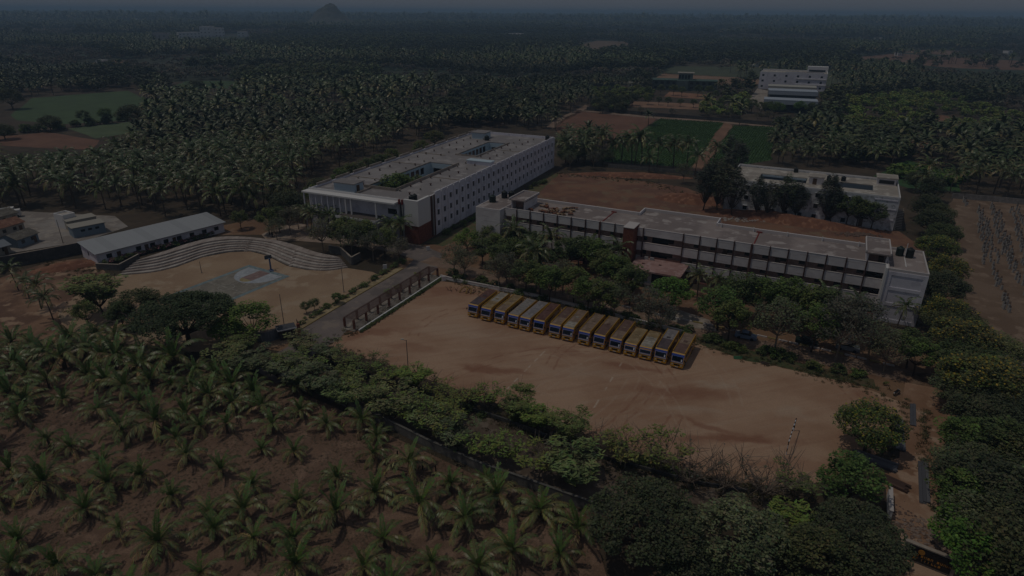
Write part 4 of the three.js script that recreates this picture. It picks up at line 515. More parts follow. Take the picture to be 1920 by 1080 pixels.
// signboard at the lower right gate: black board, gold disc and two lines of gold lettering
{
  const a = [48.8,-59.6], b = [51.6,-57.6], L = Math.hypot(b[0] - a[0], b[1] - a[1]), F = frameOf(a[0], a[1], (b[0] - a[0]) / L, (b[1] - a[1]) / L), t = thing('gate_signboard', 'black signboard with a gold disc and gold lettering at the lower right gate', 'sign', F.pos, F.turn), gold = mat(0xb07a2c, 0.5);
  obj('wall', box(-0.4, L + 1.6, 0, 2.6, -0.5, -0.16), concrete, t); obj('board', box(0, L + 1.2, 0.35, 2.45, -0.155, 0), mat(0x0c0c10, 0.5), t); obj('coping', box(-0.5, L + 1.7, 2.6, 2.74, -0.6, -0.05), concrete, t);
  const d = cyl(0.36, 0.36, 0, 0, 0.05, 0, 20); d.rotateX(Math.PI / 2); d.translate(L * 0.42, 1.98, 0.002); obj('emblem', d, gold, t);
  const r = rng(5), word = (x, y, n, h) => { for (let k = 0; k < n; k++) { const q = [box(x, x + 0.06, y, y + h, 0.002, 0.03), box(x + 0.061, x + 0.22, y + (r() < 0.5 ? 0 : h - 0.07), y + (r() < 0.5 ? 0.07 : h), 0.002, 0.03)]; if (r() < 0.6) q.push(box(x + 0.17, x + 0.23, y, y + h, 0.004, 0.032)); obj('letter', q, gold, t); x += 0.34; } return x + 0.3; };
  let x = word(L * 0.14, 1.24, 7, 0.3); word(x, 1.24, 5, 0.3); x = word(L * 0.2, 0.72, 2, 0.28); word(x, 0.72, 6, 0.28);
}
// ---------------------------------------------------------------- goal, posts, small site things
{ const a = [42.1, -79.9], b = [45.7, -86.0], L = Math.hypot(b[0] - a[0], b[1] - a[1]), F = frameOf(a[0], a[1], (b[0] - a[0]) / L, (b[1] - a[1]) / L), t = thing('goal_frame', 'black and white striped football goal on the right of the field', 'goal', F.pos, F.turn), n = 7;
  for (const x of [0, L]) for (let k = 0; k < 4; k++) obj('post_band', cyl(0.07, 0.07, x, k * 0.6, (k + 1) * 0.6, 0, 8), k % 2 ? tyre : busWhite, t);
  for (let k = 0; k < 12; k++) obj('bar_band', rod(V3((k * L) / 12, 2.44, 0), V3(((k + 1) * L) / 12, 2.44, 0), 0.07, 0.07, 8), k % 2 ? tyre : busWhite, t); }
function pole(name, label, [x, z], h, m, arm) { const t = thing(name, label, 'pole', [x, 0, z]); obj('mast', cyl(0.09, 0.06, 0, 0, h, 0, 8), m, t); obj('base', cyl(0.2, 0.2, 0, 0, 0.25, 0, 10), concrete, t); if (arm) { obj('arm', rod(V3(0, h - 0.1, 0), V3(arm, h + 0.15, 0), 0.04), m, t); obj('lamp_head', box(arm - 0.1, arm + 0.45, h + 0.12, h + 0.22, -0.12, 0.12), lampMat, t); } return t; }
const poleGrey = mat(0x6b6560, 0.7);
pole('flag_pole', 'tall thin pole standing on the sand near the gate house', [-48.6,-122.2], 7.5, poleGrey);
pole('court_pole', 'thin pole at the edge of the sandy court ground', [-40.3,-140.4], 6.5, poleGrey);
pole('court_pole', 'short thin pole beside the left end of the steps', [-79.6,-152.0], 3.2, poleGrey);
pole('lamp_pole', 'slender lamp pole at the lower edge of the field', [-19.2,-103.2], 7, poleGrey, -0.9);
pole('utility_pole', 'wooden pole in the concrete yard on the left', [-129.5,-174.2], 7, mat(0x55483c, 0.9));
pole('lamp_pole', 'lamp pole on the verge near the leftmost buses', [5.8,-141.1], 6.5, poleGrey, 0.9);
{ const p = [-62.5,-154.0], t = thing('basketball_hoop', 'blue grey basketball stand behind the painted key', 'hoop', [p[0], 0, p[1]], -2.55); const m = mat(0x54607c, 0.6); obj('post', box(-0.18, 0.18, 0, 3.3, -0.18, 0.18), m, t); obj('arm', box(-0.08, 0.08, 3, 3.15, 0.19, 1.2), m, t); obj('backboard', box(-0.9, 0.9, 2.8, 3.85, 1.21, 1.27), mat(0x3c4450, 0.5), t); const q = new THREE.TorusGeometry(0.23, 0.02, 5, 14); q.rotateX(Math.PI / 2); q.translate(0, 3.05, 1.52); obj('ring', q, redPipe, t); obj('base', box(-0.5, 0.5, 0, 0.25, -0.9, 0.5), m, t); }
// basketball court paint (28 m long, its far half under the trees)
{ const o = [-69.7,-157.9], q = [-56.5,-150.3], W = 15.4, ux = (q[0] - o[0]) / Math.hypot(q[0] - o[0], q[1] - o[1]), uz = (q[1] - o[1]) / Math.hypot(q[0] - o[0], q[1] - o[1]), Lg = 26, P = (a, b) => [o[0] + ux * a - uz * b, o[1] + uz * a + ux * b], poly = (l) => l.map(([a, b]) => P(a, b)); // a across, b along the court away from the hoop end
  const paint = (c0, c1, c2, s) => mapped(mottle(256, 8, c0, c1, c2, 7, s, 0.08), 0.85);
  struct('court_border', sheet(poly([[0, 0], [W, 0], [W, Lg], [0, Lg]]), 0.05), paint(0x7a8a8e, 0x6e7e82, 0x8c9492, 431), 'faded blue border of the basketball court');
  struct('court_floor', sheet(poly([[1.2, 1.2], [W - 1.2, 1.2], [W - 1.2, Lg - 1.2], [1.2, Lg - 1.2]]), 0.058), paint(0x867f74, 0x797268, 0x928b80, 432), 'worn greyish floor of the basketball court');
  const arc = (r, k) => { const l = []; for (let i = 0; i <= 24; i++) { const t = (i / 24) * Math.PI; l.push([W / 2 - Math.cos(t) * r, 1.25 + k + Math.sin(t) * r]); } return l; };
  struct('three_point_area', sheet(poly([[W / 2 - 6.2, 1.25], ...arc(6.2, 1.6), [W / 2 + 6.2, 1.25]]), 0.066), paint(0xa6aab0, 0x9a9ea4, 0xb0b4b8, 433), 'pale grey blue three point area of the court');
  struct('free_throw_circle', sheet(poly(arc(1.8, 5.6)), 0.07), paint(0x9a8b66, 0x8c7d5a, 0xa69874, 434), 'faded yellow free throw half circle');
  struct('court_key', sheet(poly([[W / 2 - 1.9, 1.3], [W / 2 - 1.9, 7.0], [W / 2 + 1.9, 7.0], [W / 2 + 1.9, 1.3]]), 0.074), paint(0x8c7470, 0x806864, 0x98807c, 435), 'faded red key of the court');
  const ring = []; for (let i = 0; i < 32; i++) { const t0 = (i / 32) * 6.283, t1 = ((i + 0.94) / 32) * 6.283; ring.push(sheet(poly([[W / 2 + Math.cos(t0) * 1.8, 13 + Math.sin(t0) * 1.8], [W / 2 + Math.cos(t1) * 1.8, 13 + Math.sin(t1) * 1.8], [W / 2 + Math.cos(t1) * 1.95, 13 + Math.sin(t1) * 1.95], [W / 2 + Math.cos(t0) * 1.95, 13 + Math.sin(t0) * 1.95]]), 0.078)); }
  const ln = paint(0xa8a49c, 0x98948c, 0xb4b0a8, 436); struct('court_line', [...ring, sheet(poly([[1.2, 13], [W - 1.2, 13], [W - 1.2, 13.12], [1.2, 13.12]]), 0.072), sheet(poly([[W / 2 - 0.06, 9], [W / 2 + 0.06, 9], [W / 2 + 0.06, 20], [W / 2 - 0.06, 20]]), 0.075)], ln, 'worn white centre lines of the court'); }
// ---------------------------------------------------------------- amphitheatre steps
{
  const lo = pairs([-99.8,-149.9, -91.9,-152.4, -88.2,-156.2, -84.4,-163.4, -78.9,-167.7, -73.2,-168.3, -67.7,-165.4, -59.4,-158.0, -53.5,-154.9, -48.4,-154.0, -43.1,-156.2]), hi = pairs([-96.8,-155.4, -93.1,-159.9, -89.5,-165.9, -84.8,-171.3, -79.1,-172.9, -72.4,-172.0, -66.7,-169.9, -59.6,-165.1, -52.7,-160.2, -48.2,-158.3, -45.6,-157.9]);
  const c0 = new THREE.CatmullRomCurve3(lo.map(([x, z]) => V3(x, 0, z))), c1 = new THREE.CatmullRomCurve3(hi.map(([x, z]) => V3(x, 0, z))), N = 60, n = 6, t = thing('amphitheatre', 'curving tiers of pale steps facing the basketball court', 'steps', [0, 0, 0]), sm1 = mapped(mottle(512, 9, 0xb8afa8, 0xa89f98, 0xc4bcb4, 6, 441, 0.06), 0.95), sm2 = mapped(mottle(512, 9, 0xa4978f, 0x94867e, 0xb0a39b, 6, 442, 0.06), 0.95);
  for (let k = 0; k < n; k++) {
    const tread = [], uv = [], idx = [], y = 0.4 * (k + 1);
    for (let i = 0; i <= N; i++) { const a = c0.getPoint(i / N), b = c1.getPoint(i / N), f = a.clone().lerp(b, k / n), g = a.clone().lerp(b, (k + 1) / n + (k === n - 1 ? 0.25 : 0.02)); tread.push(f.x, y - 0.4, f.z, f.x, y, f.z, f.x, y, f.z, g.x, y, g.z, g.x, y - 0.4, g.z); const s = i * 1.4; uv.push(s, 0, s, 0.4, s, 0.4, s, 1.4, s, 1.8); if (i) { const p = (i - 1) * 5, q = i * 5; idx.push(p, q, p + 1, q, q + 1, p + 1, p + 2, q + 2, p + 3, q + 2, q + 3, p + 3, p + 3, q + 3, p + 4, q + 3, q + 4, p + 4); } }
    const g = new THREE.BufferGeometry(); g.setAttribute('position', new THREE.Float32BufferAttribute(tread, 3)); g.setAttribute('uv', new THREE.Float32BufferAttribute(uv, 2)); g.setIndex(idx); g.computeVertexNormals(); obj('tier', g, k % 2 ? sm2 : sm1, t);
    const s0 = c0.getPoint(0.48).lerp(c1.getPoint(0.48), k / n), s1 = c0.getPoint(0.72).lerp(c1.getPoint(0.72), k / n); // aisle steps
    for (const s of [s0, s1]) { const q = box(-0.7, 0.7, y - 0.4, y - 0.2, -0.3, 0.25); q.rotateY(0.5); q.translate(s.x, 0, s.z); obj('aisle_step', q, sm2, t); }
  }
  lineWall('planting_wall', 'low grey retaining wall at the right end of the steps', pairs([-50.9,-167.6, -47.2,-165.9, -42.5,-158.3, -41.0,-161.9]), 2.2, 0.3, greyWall, 3, concrete);
  lineWall('planting_wall', 'dark low retaining wall at the left end of the steps', pairs([-107.7,-154.1, -101.4,-153.5, -100.5,-161.3]), 1.6, 0.3, greyWall, 3, concrete);
}
{ const p = [-69.0,-174.8], t = thing('person', 'person in dark clothes standing on the upper steps', 'person', [p[0], 2.0, p[1]], 0.6), S = (x, y, z, r, sy = 1) => { const g = new THREE.SphereGeometry(r, 10, 8); g.scale(1, sy, 0.85); g.translate(x, y, z); return g; }, L = (a, b, r0, r1) => rod(V3(...a), V3(...b), r0, r1, 8);
  const trousers = [], shirt = []; for (const k of [-1, 1]) { trousers.push(L([k * 0.1, 0.06, 0], [k * 0.1, 0.48, 0.02], 0.055, 0.07), L([k * 0.1, 0.48, 0.02], [k * 0.09, 0.9, 0], 0.075, 0.1), S(k * 0.1, 0.05, 0.07, 0.07, 0.6)); shirt.push(L([k * 0.2, 1.4, 0], [k * 0.27, 1.12, -0.02], 0.06, 0.048), L([k * 0.27, 1.12, -0.02], [k * 0.27, 0.86, 0.05], 0.046, 0.036)); }
  shirt.push(L([0, 0.86, 0], [0, 1.15, 0], 0.15, 0.17), L([0, 1.15, 0], [0, 1.42, 0], 0.17, 0.19), S(0, 1.42, 0, 0.2, 0.5)); const body = [...trousers, ...shirt, L([0, 1.44, 0], [0, 1.55, 0.01], 0.055, 0.05), S(0, 1.65, 0.02, 0.105, 1.2), S(0, 1.64, 0.12, 0.025), ...[-1, 1].map((k) => S(k * 0.27, 0.8, 0.06, 0.045, 1.4))];
  obj('body', body, mat(0x1c1a1e, 0.9), t); obj('hair', S(0, 1.69, 0, 0.112, 1.05), mat(0x0c0a0a, 0.8), t); }
// ---------------------------------------------------------------- construction site columns
{
  const r = rng(33), src = thing('column_stub', 'grey concrete column stub with bare steel bars on the construction site', 'column', [0, 0, -9000], 0, 'column stubs on the construction site'); obj('stub', box(-0.2, 0.2, 0, 1.35, -0.2, 0.2), mat(0xa29e9a, 0.9), src); const bars = []; for (const [x, z] of [[-0.13, -0.13], [0.13, -0.13], [-0.13, 0.13], [0.13, 0.13]]) bars.push(box(x * 0.8 - 0.025, x * 0.8 + 0.025, 1.35, 2.0, z * 0.8 - 0.025, z * 0.8 + 0.025)); obj('steel_bars', bars, mat(0x4c3a34, 0.9), src);
  const rows = [[[161.4,-215.4], [126.9,-160.1], 20], [[159.8,-210.2], [123.7,-152.5], 14], [[169.0,-219.5], [137.3,-168.4], 20], [[164.9,-210.3], [131.1,-156.3], 18], [[151.3,-187.4], [126.3,-147.3], 16], [[176.1,-217.0], [158.3,-187.5], 9], [[124.5,-152.5], [119.3,-143.9], 5], [[117.6,-140.6], [111.5,-130.2], 6], [[159.8,-192.8], [122.4,-139.2], 18], [[165.5,-229.3], [158.5,-216.6], 4], [[171.8,-213.7], [146.0,-172.9], 12], [[153.0,-198.2], [129.8,-160.1], 9], [[147.5,-173.0], [124.4,-139.2], 8]]; let first = true;
  for (const [a, b, n0] of rows) for (let k = 0, n = Math.round(n0 * 1.45); k < n; k++) { const t = (k + r() * 0.5) / n, x = a[0] + (b[0] - a[0]) * t + rr(-0.7, 0.7, r), z = a[1] + (b[1] - a[1]) * t + rr(-0.3, 0.3, r), s = [1, 0.7 + r() * 0.5, 1]; if (first) { src.position.set(x, 0, z); first = false; } else dup(src, [x, 0, z], rr(-0.1, 0.1, r), null, null, s); }
}
// stacks of roofing sheets, pipes, timber and rubble by the dirt road
function stack(label, name, cat, [ax, az], [bx, bz], w, n, m, m2, h = 0.12) { const L = Math.hypot(bx - ax, bz - az), F = frameOf(ax, az, (bx - ax) / L, (bz - az) / L), t = thing(name, label, cat, F.pos, F.turn), r = rng(Math.round(ax * 7 + bz)); const per = Math.max(1, Math.round(w / 0.45)); for (let l = 0; l < n; l++) for (let k = 0; k < per; k++) { const d = rr(-0.35, 0.35, r); obj(name === 'pipe_stack' ? 'pipe' : 'sheet', name === 'pipe_stack' ? rod(V3(d, 0.12 + l * 0.2, -k * 0.45), V3(L + d, 0.12 + l * 0.2, -k * 0.45), 0.11, 0.11, 7) : box(d, L + d, 0.03 + l * h, 0.03 + (l + 1) * h - 0.02, -k * 0.45 - 0.42, -k * 0.45), r() < 0.5 ? m : m2, t); } return t; }
const sheetGrey = mat(0x6a6a70, 0.7), sheetGrey2 = mat(0x57575e, 0.7);
stack('stack of grey sheets lying under the lone tree', 'sheet_stack', 'sheets', [51.8,-79.1], [56.3,-75.7], 2.2, 4, sheetGrey, sheetGrey2);
stack('stack of brown timber planks below the grey sheets', 'timber_stack', 'timber', [52.7,-74.5], [55.5,-71.5], 1.6, 4, mat(0x4c3830, 0.9), mat(0x5c463c, 0.9));
stack('long grey pile of slabs left of the dirt road', 'sheet_stack', 'sheets', [60.8,-80.7], [65.1,-89.2], 1.5, 3, sheetGrey, sheetGrey2);
stack('thin line of grey slabs on the dirt road near the tree shadow', 'sheet_stack', 'sheets', [66.3,-87.4], [69.8,-93.6], 0.9, 2, sheetGrey, sheetGrey2);
stack('grey slabs at the right edge of the dirt road', 'sheet_stack', 'sheets', [57.7,-69.1], [62.6,-77.9], 1.3, 2, sheetGrey, sheetGrey2);
stack('three dark pipes lying on the field edge right of the buses', 'pipe_stack', 'pipes', [47.8,-107.6], [49.1,-106.8], 1.3, 1, mat(0x3a2c2c, 0.8), mat(0x4a3a38, 0.8));
stack('pale pipes left at the edge of the construction site', 'pipe_stack', 'pipes', [101.1,-115.6], [102.1,-112.9], 2, 2, mat(0x8f8a86, 0.8), mat(0x7c7672, 0.8));
{ const t = thing('green_tarpaulin', 'small green tarpaulin lying on the field edge', 'tarpaulin', [0, 0, 0]); obj('cloth', sheet(rough(pairs([43.7,-110.4, 45.4,-110.2, 44.8,-109.0, 43.3,-109.2]), 0.6, 0.08), 0.12), mat(0x2f5c3c, 0.9), t); obj('fold', sheet(rough(pairs([44.1,-110.2, 44.9,-110.0, 44.7,-109.6, 44.0,-109.8]), 0.6, 0.05), 0.17), mat(0x376846, 0.9), t); }
{ const a = [52.9,-70.9], b = [50.5,-66.3], L = Math.hypot(b[0] - a[0], b[1] - a[1]), F = frameOf(a[0], a[1], (b[0] - a[0]) / L, (b[1] - a[1]) / L), t = thing('white_gate_wall', 'white wall stub with rubble plot beside the dirt road', 'wall', F.pos, F.turn); obj('wall_panel', box(0, L, 0, 1.5, -0.2, 0.2), whitePaint, t); obj('coping', box(-0.05, L + 0.05, 1.5, 1.6, -0.26, 0.26), parapetCap, t); }
const rubbleMat = [mat(0x8c7a70, 0.95), mat(0x6e5a50, 0.95), mat(0xa09690, 0.95)];
function rubble(label, cx, cz, w, d, n, s) { const r = rng(Math.round(cx * 13 + n)), gs = []; for (let i = 0; i < n; i++) { const k = s * (0.4 + r()), g = new THREE.DodecahedronGeometry(k, 0); g.scale(1, 0.6, 0.8 + r() * 0.5); g.rotateY(r() * 6); g.translate(cx + (r() + r() - 1) * w, k * 0.25, cz + (r() + r() - 1) * d); gs.push(g); } const o = obj('rubble', gs, rubbleMat[n % 3]); stuff(o, label, 'rubble'); }
rubble('broken rubble heaped inside the lower right gate', 54.3,-63.9, 4, 3, 180, 0.22); rubble('grey rubble bits beside the white wall stub', 52.3,-65.3, 3, 5, 160, 0.18); rubble('stone heap near the end of the earth yard', 105.9,-186.5, 7, 3, 160, 0.4); rubble('scattered stones on the earth mound behind the long building', 80.1,-201.2, 26, 3, 260, 0.35); rubble('pale stones along the yard below the palm row', 41.5,-260.9, 20, 4, 220, 0.4);
rubble('debris by the pipes at the construction site edge', 98.9,-110.7, 6, 6, 200, 0.3);
// earth mounds in the yard
function mound(label, cx, cz, w, d, h, turn, m, seed) { const g = new THREE.PlaneGeometry(2, 2, 36, 20); g.rotateX(-Math.PI / 2); const p = g.attributes.position; for (let i = 0; i < p.count; i++) { const x = p.getX(i), z = p.getZ(i), e = Math.max(0, 1 - Math.hypot(x, z) ** 2), k = fbm(x * 0.5 + 0.5, z * 0.5 + 0.5, 5, 4, seed); p.setXYZ(i, x * w, e * h * (0.3 + 1.2 * k) - 0.05, z * d); } const uv = g.attributes.uv; for (let i = 0; i < p.count; i++) uv.setXY(i, p.getX(i), p.getZ(i)); g.computeVertexNormals(); const o = struct('earth_mound', g, m, label); o.position.set(cx, 0, cz); o.rotation.y = turn; }
const moundM = mapped(mottle(512, 14, 0x8a5f48, 0x744c3a, 0x986e56, 6, 451, 0.1));
mound('long reddish earth mound behind the long building', 90.0,-199.7, 30, 5, 2.2, -0.46, moundM, 3); mound('reddish earth mound at the far end of the yard', 65.2,-224.8, 14, 7, 2.4, -0.3, moundM, 5); mound('low earth bank below the palm row', 48.2,-261.1, 26, 4, 1.5, -0.12, moundM, 7); mound('small dug earth heap left of the classroom block', -116.0,-155.9, 9, 3.5, 1.2, 0.5, moundM, 9);
// yellow slide pipes at the corner of the field
{ const p = [-11.0,-140.5], t = thing('pipe_arch', 'two curved yellow pipes standing on the field corner', 'pipes', [p[0], 0, p[1]], -0.3); for (const s of [0, 1]) { const c = new THREE.CatmullRomCurve3([V3(-1.6 + s * 1.6, 0.05, 0.4), V3(-0.9 + s * 1.4, 1.1, -0.2), V3(-0.1 + s * 1.1, 1.3, -0.5), V3(0.3 + s * 1.1, 0.6, 0.2), V3(0.2 + s, 0.05, 0.5)]); obj('pipe', new THREE.TubeGeometry(c, 14, 0.14, 7), mat(0x96783c, 0.7), t); } obj('dry_brush', (() => { const r = rng(4), q = []; for (let i = 0; i < 40; i++) { const x = rr(-5, 4, r), z = rr(-2, 0.6, r); q.push(rod(V3(x, 0, z), V3(x + rr(-1, 1, r), rr(0.3, 1.1, r), z + rr(-0.6, 0.6, r)), 0.05, 0.02, 4)); } return q; })(), mat(0x4a3428, 0.95), t); }
// fence posts at the edge of the plantation
for (const [x, z] of pairs([-17.0,-78.1, -13.0,-76.0, -10.9,-74.8, -8.8,-73.9, -6.9,-73.4, -4.7,-71.5, 1.3,-68.1])) { const t = thing('fence_post', 'thin dark stone fence post beside the plantation wall', 'post', [x, 0, z], 0, 'fence posts beside the plantation wall'); obj('shaft', box(-0.09, 0.09, 0, 1.6, -0.09, 0.09), mat(0x3a322c, 0.95), t); obj('cap', box(-0.07, 0.07, 1.6, 1.7, -0.07, 0.07), mat(0x3a322c, 0.95), t); }
// signs and white stone markers
for (const [x, z, l] of [[-33.2,-155.4, 'small white notice board beside the drive'], [-23.7,-169.8, 'white stone marker at the drive junction'], [-17.1,-147.7, 'white stone block at the end of the pergola']]) { const t = thing('marker', l, 'marker', [x, 0, z], 0.3); obj('slab', box(-0.5, 0.5, 0, 1.3, -0.12, 0.12), whitePaint, t); obj('foot', box(-0.6, 0.6, 0, 0.15, -0.25, 0.25), concrete, t); }
// ---------------------------------------------------------------- vegetation
const leafMat = new THREE.MeshStandardMaterial({ vertexColors: true, roughness: 0.7, side: THREE.DoubleSide }), frondMat = new THREE.MeshStandardMaterial({ vertexColors: true, roughness: 0.45, side: THREE.DoubleSide }), barkMat = mat(0x4a3b30, 0.95), palmBark = mat(0x57493d, 0.95), greyBark = mat(0x85776a, 0.95);
function quads() { return { p: [], c: [], n: [], i: [] }; }
function face(q, pts, col) { const b = q.p.length / 3, k4 = pts.length > 3, pa = pts[k4 ? 2 : 1], pb = pts[k4 ? 3 : 2], pc = pts[k4 ? 1 : 0], e1 = [pa[0] - pts[0][0], pa[1] - pts[0][1], pa[2] - pts[0][2]], e2 = [pb[0] - pc[0], pb[1] - pc[1], pb[2] - pc[2]]; let n = [e1[1] * e2[2] - e1[2] * e2[1], e1[2] * e2[0] - e1[0] * e2[2], e1[0] * e2[1] - e1[1] * e2[0]]; const l = Math.hypot(...n) || 1; n = n.map((v) => v / l); if (n[1] < 0) { n = n.map((v) => -v); pts = [...pts].reverse(); } for (const p of pts) { q.p.push(...p); q.c.push(...col); q.n.push(...n); } q.i.push(b, b + 1, b + 2); if (pts.length > 3) q.i.push(b, b + 2, b + 3); }
function geoOf(q) { const g = new THREE.BufferGeometry(); g.setAttribute('position', new THREE.Float32BufferAttribute(q.p, 3)); g.setAttribute('normal', new THREE.Float32BufferAttribute(q.n, 3)); g.setAttribute('color', new THREE.Float32BufferAttribute(q.c, 3)); g.setIndex(q.i); return g; }
const lin = (h) => { const c = new THREE.Color(h); return [c.r, c.g, c.b]; };
function tint(r, cols, v = 0.3) { const c = cols[Math.floor(r() * cols.length)], k = 1 - v / 2 + r() * v; return [c[0] * k, c[1] * k * (0.95 + r() * 0.1), c[2] * k]; }
function leafQuad(q, x, y, z, s, r, col, flat = 0.5, long = 1.6) { // small leaf spray, tilted at random
  const a = r() * 6.283, t = (r() - 0.5) * Math.PI * (1 - flat), ca = Math.cos(a), sa = Math.sin(a), ct = Math.cos(t), st = Math.sin(t), u = [ca * s * long * 0.5, (r() - 0.6) * s * 0.5, sa * s * long * 0.5], v = [-sa * ct * s * 0.5, st * s * 0.5, ca * ct * s * 0.5];
  face(q, [[x - u[0], y - u[1], z - u[2]], [x + v[0], y + v[1], z + v[2]], [x + u[0], y + u[1], z + u[2]], [x - v[0], y - v[1], z - v[2]]], col);
}
// ---- broadleaf trees: limbs reach clumps, clumps carry leaf sprays
function treeGeo(o, seed) {
  const r = rng(seed), q = quads(), wood = [], R = o.R, H = o.H, base = o.trunk, clumps = [];
  for (let k = 0; k < o.clumps; k++) {
    let x, y, z; const a = r() * 6.283;
    if (o.shape === 'umbrella') { const d = Math.sqrt(r()) * R * 0.92; x = Math.cos(a) * d; z = Math.sin(a) * d; y = base + (H - base) * (0.55 + 0.42 * (1 - (d / R) ** 2) + (r() - 0.5) * 0.22); }
    else if (o.shape === 'cone') { const t = r(), d = (1 - t) * R * (0.3 + 0.7 * r()); x = Math.cos(a) * d; z = Math.sin(a) * d; y = base * 0.5 + (H - base * 0.5) * t; }
    else if (o.shape === 'vase') { const t = 0.25 + 0.75 * r(), d = R * t * (0.45 + 0.55 * Math.sqrt(r())); x = Math.cos(a) * d; z = Math.sin(a) * d; y = base + (H - base) * (t * 0.9 + (r() - 0.5) * 0.2); }
    else { const e = Math.acos(1 - 1.45 * r()), d = R * (0.62 + 0.34 * r()); x = Math.sin(e) * Math.cos(a) * d; z = Math.sin(e) * Math.sin(a) * d; y = base + (H - base) * (0.42 + 0.5 * Math.cos(e) * (0.75 + 0.25 * r())); }
    clumps.push([x, y, z, o.cr * (0.65 + 0.6 * r()), tint(r, o.cols, 0.25)]);
  }
  const fork = V3(rr(-0.3, 0.3, r), base * 0.8, rr(-0.3, 0.3, r));
  wood.push(rod(V3(0, -0.1, 0), fork, o.tr, o.tr * 0.75, 7));
  const limbs = Math.min(clumps.length, o.limbs ?? 12);
  for (let k = 0; k < limbs; k++) { const c = clumps[Math.floor((k * clumps.length) / limbs)], m = V3(fork.x + (c[0] - fork.x) * 0.5, fork.y + (c[1] - fork.y) * 0.38, fork.z + (c[2] - fork.z) * 0.5); wood.push(rod(fork, m, o.tr * 0.5, o.tr * 0.28, 5), rod(m, V3(c[0], c[1], c[2]), o.tr * 0.28, o.tr * 0.06, 4)); if (o.twigs) for (let j = 0; j < o.twigs; j++) { const e = V3(c[0] + rr(-1, 1, r) * o.cr * 1.5, c[1] + rr(-0.1, 1, r) * o.cr * 1.2, c[2] + rr(-1, 1, r) * o.cr * 1.5), f = m.clone().lerp(V3(c[0], c[1], c[2]), 0.3 + r() * 0.7); wood.push(rod(f, e, 0.035, 0.012, 3)); } }
  for (const [cx, cy, cz, cr, cc] of clumps) for (let k = 0; k < o.leaves; k++) {
    const a = r() * 6.283, e = Math.acos(2 * r() - 1), d = cr * (0.35 + 0.65 * Math.cbrt(r())), sx = Math.sin(e) * Math.cos(a) * d, sy = Math.cos(e) * d * (o.squash ?? 0.7), sz = Math.sin(e) * Math.sin(a) * d;
    let col = r() < 0.75 ? cc.map((v) => v * (0.8 + 0.4 * r())) : tint(r, o.cols, 0.4);
    if (o.flower && r() < o.flower && sy > 0) col = tint(r, o.fcols, 0.3);
    leafQuad(q, cx + sx, cy + sy, cz + sz, o.ls * (0.7 + 0.6 * r()), r, col, o.flat ?? 0.4, o.long ?? 1.6);
  }
  return { crown: o.leaves ? geoOf(q) : null, wood: mergeGeometries(wood.map((g) => g.toNonIndexed())) };
}
const G1 = ['#526030', '#465428', '#5e6a36'].map(lin), GD = ['#424a2c', '#3a4228', '#4c5234', '#555838'].map(lin), GB = ['#56702e', '#4a6428', '#647a36'].map(lin), GF = ['#626a46', '#586240', '#6e744e', '#7a7e5c'].map(lin), GO = ['#747c40', '#667038', '#6a7840'].map(lin), GY = ['#7e8440', '#6e7838'].map(lin), GC = ['#4a5042', '#42493c', '#585c4c'].map(lin), GG = ['#565848', '#4c4e40', '#626250'].map(lin), FY = ['#8a7a2a', '#7a7028', '#968434'].map(lin);
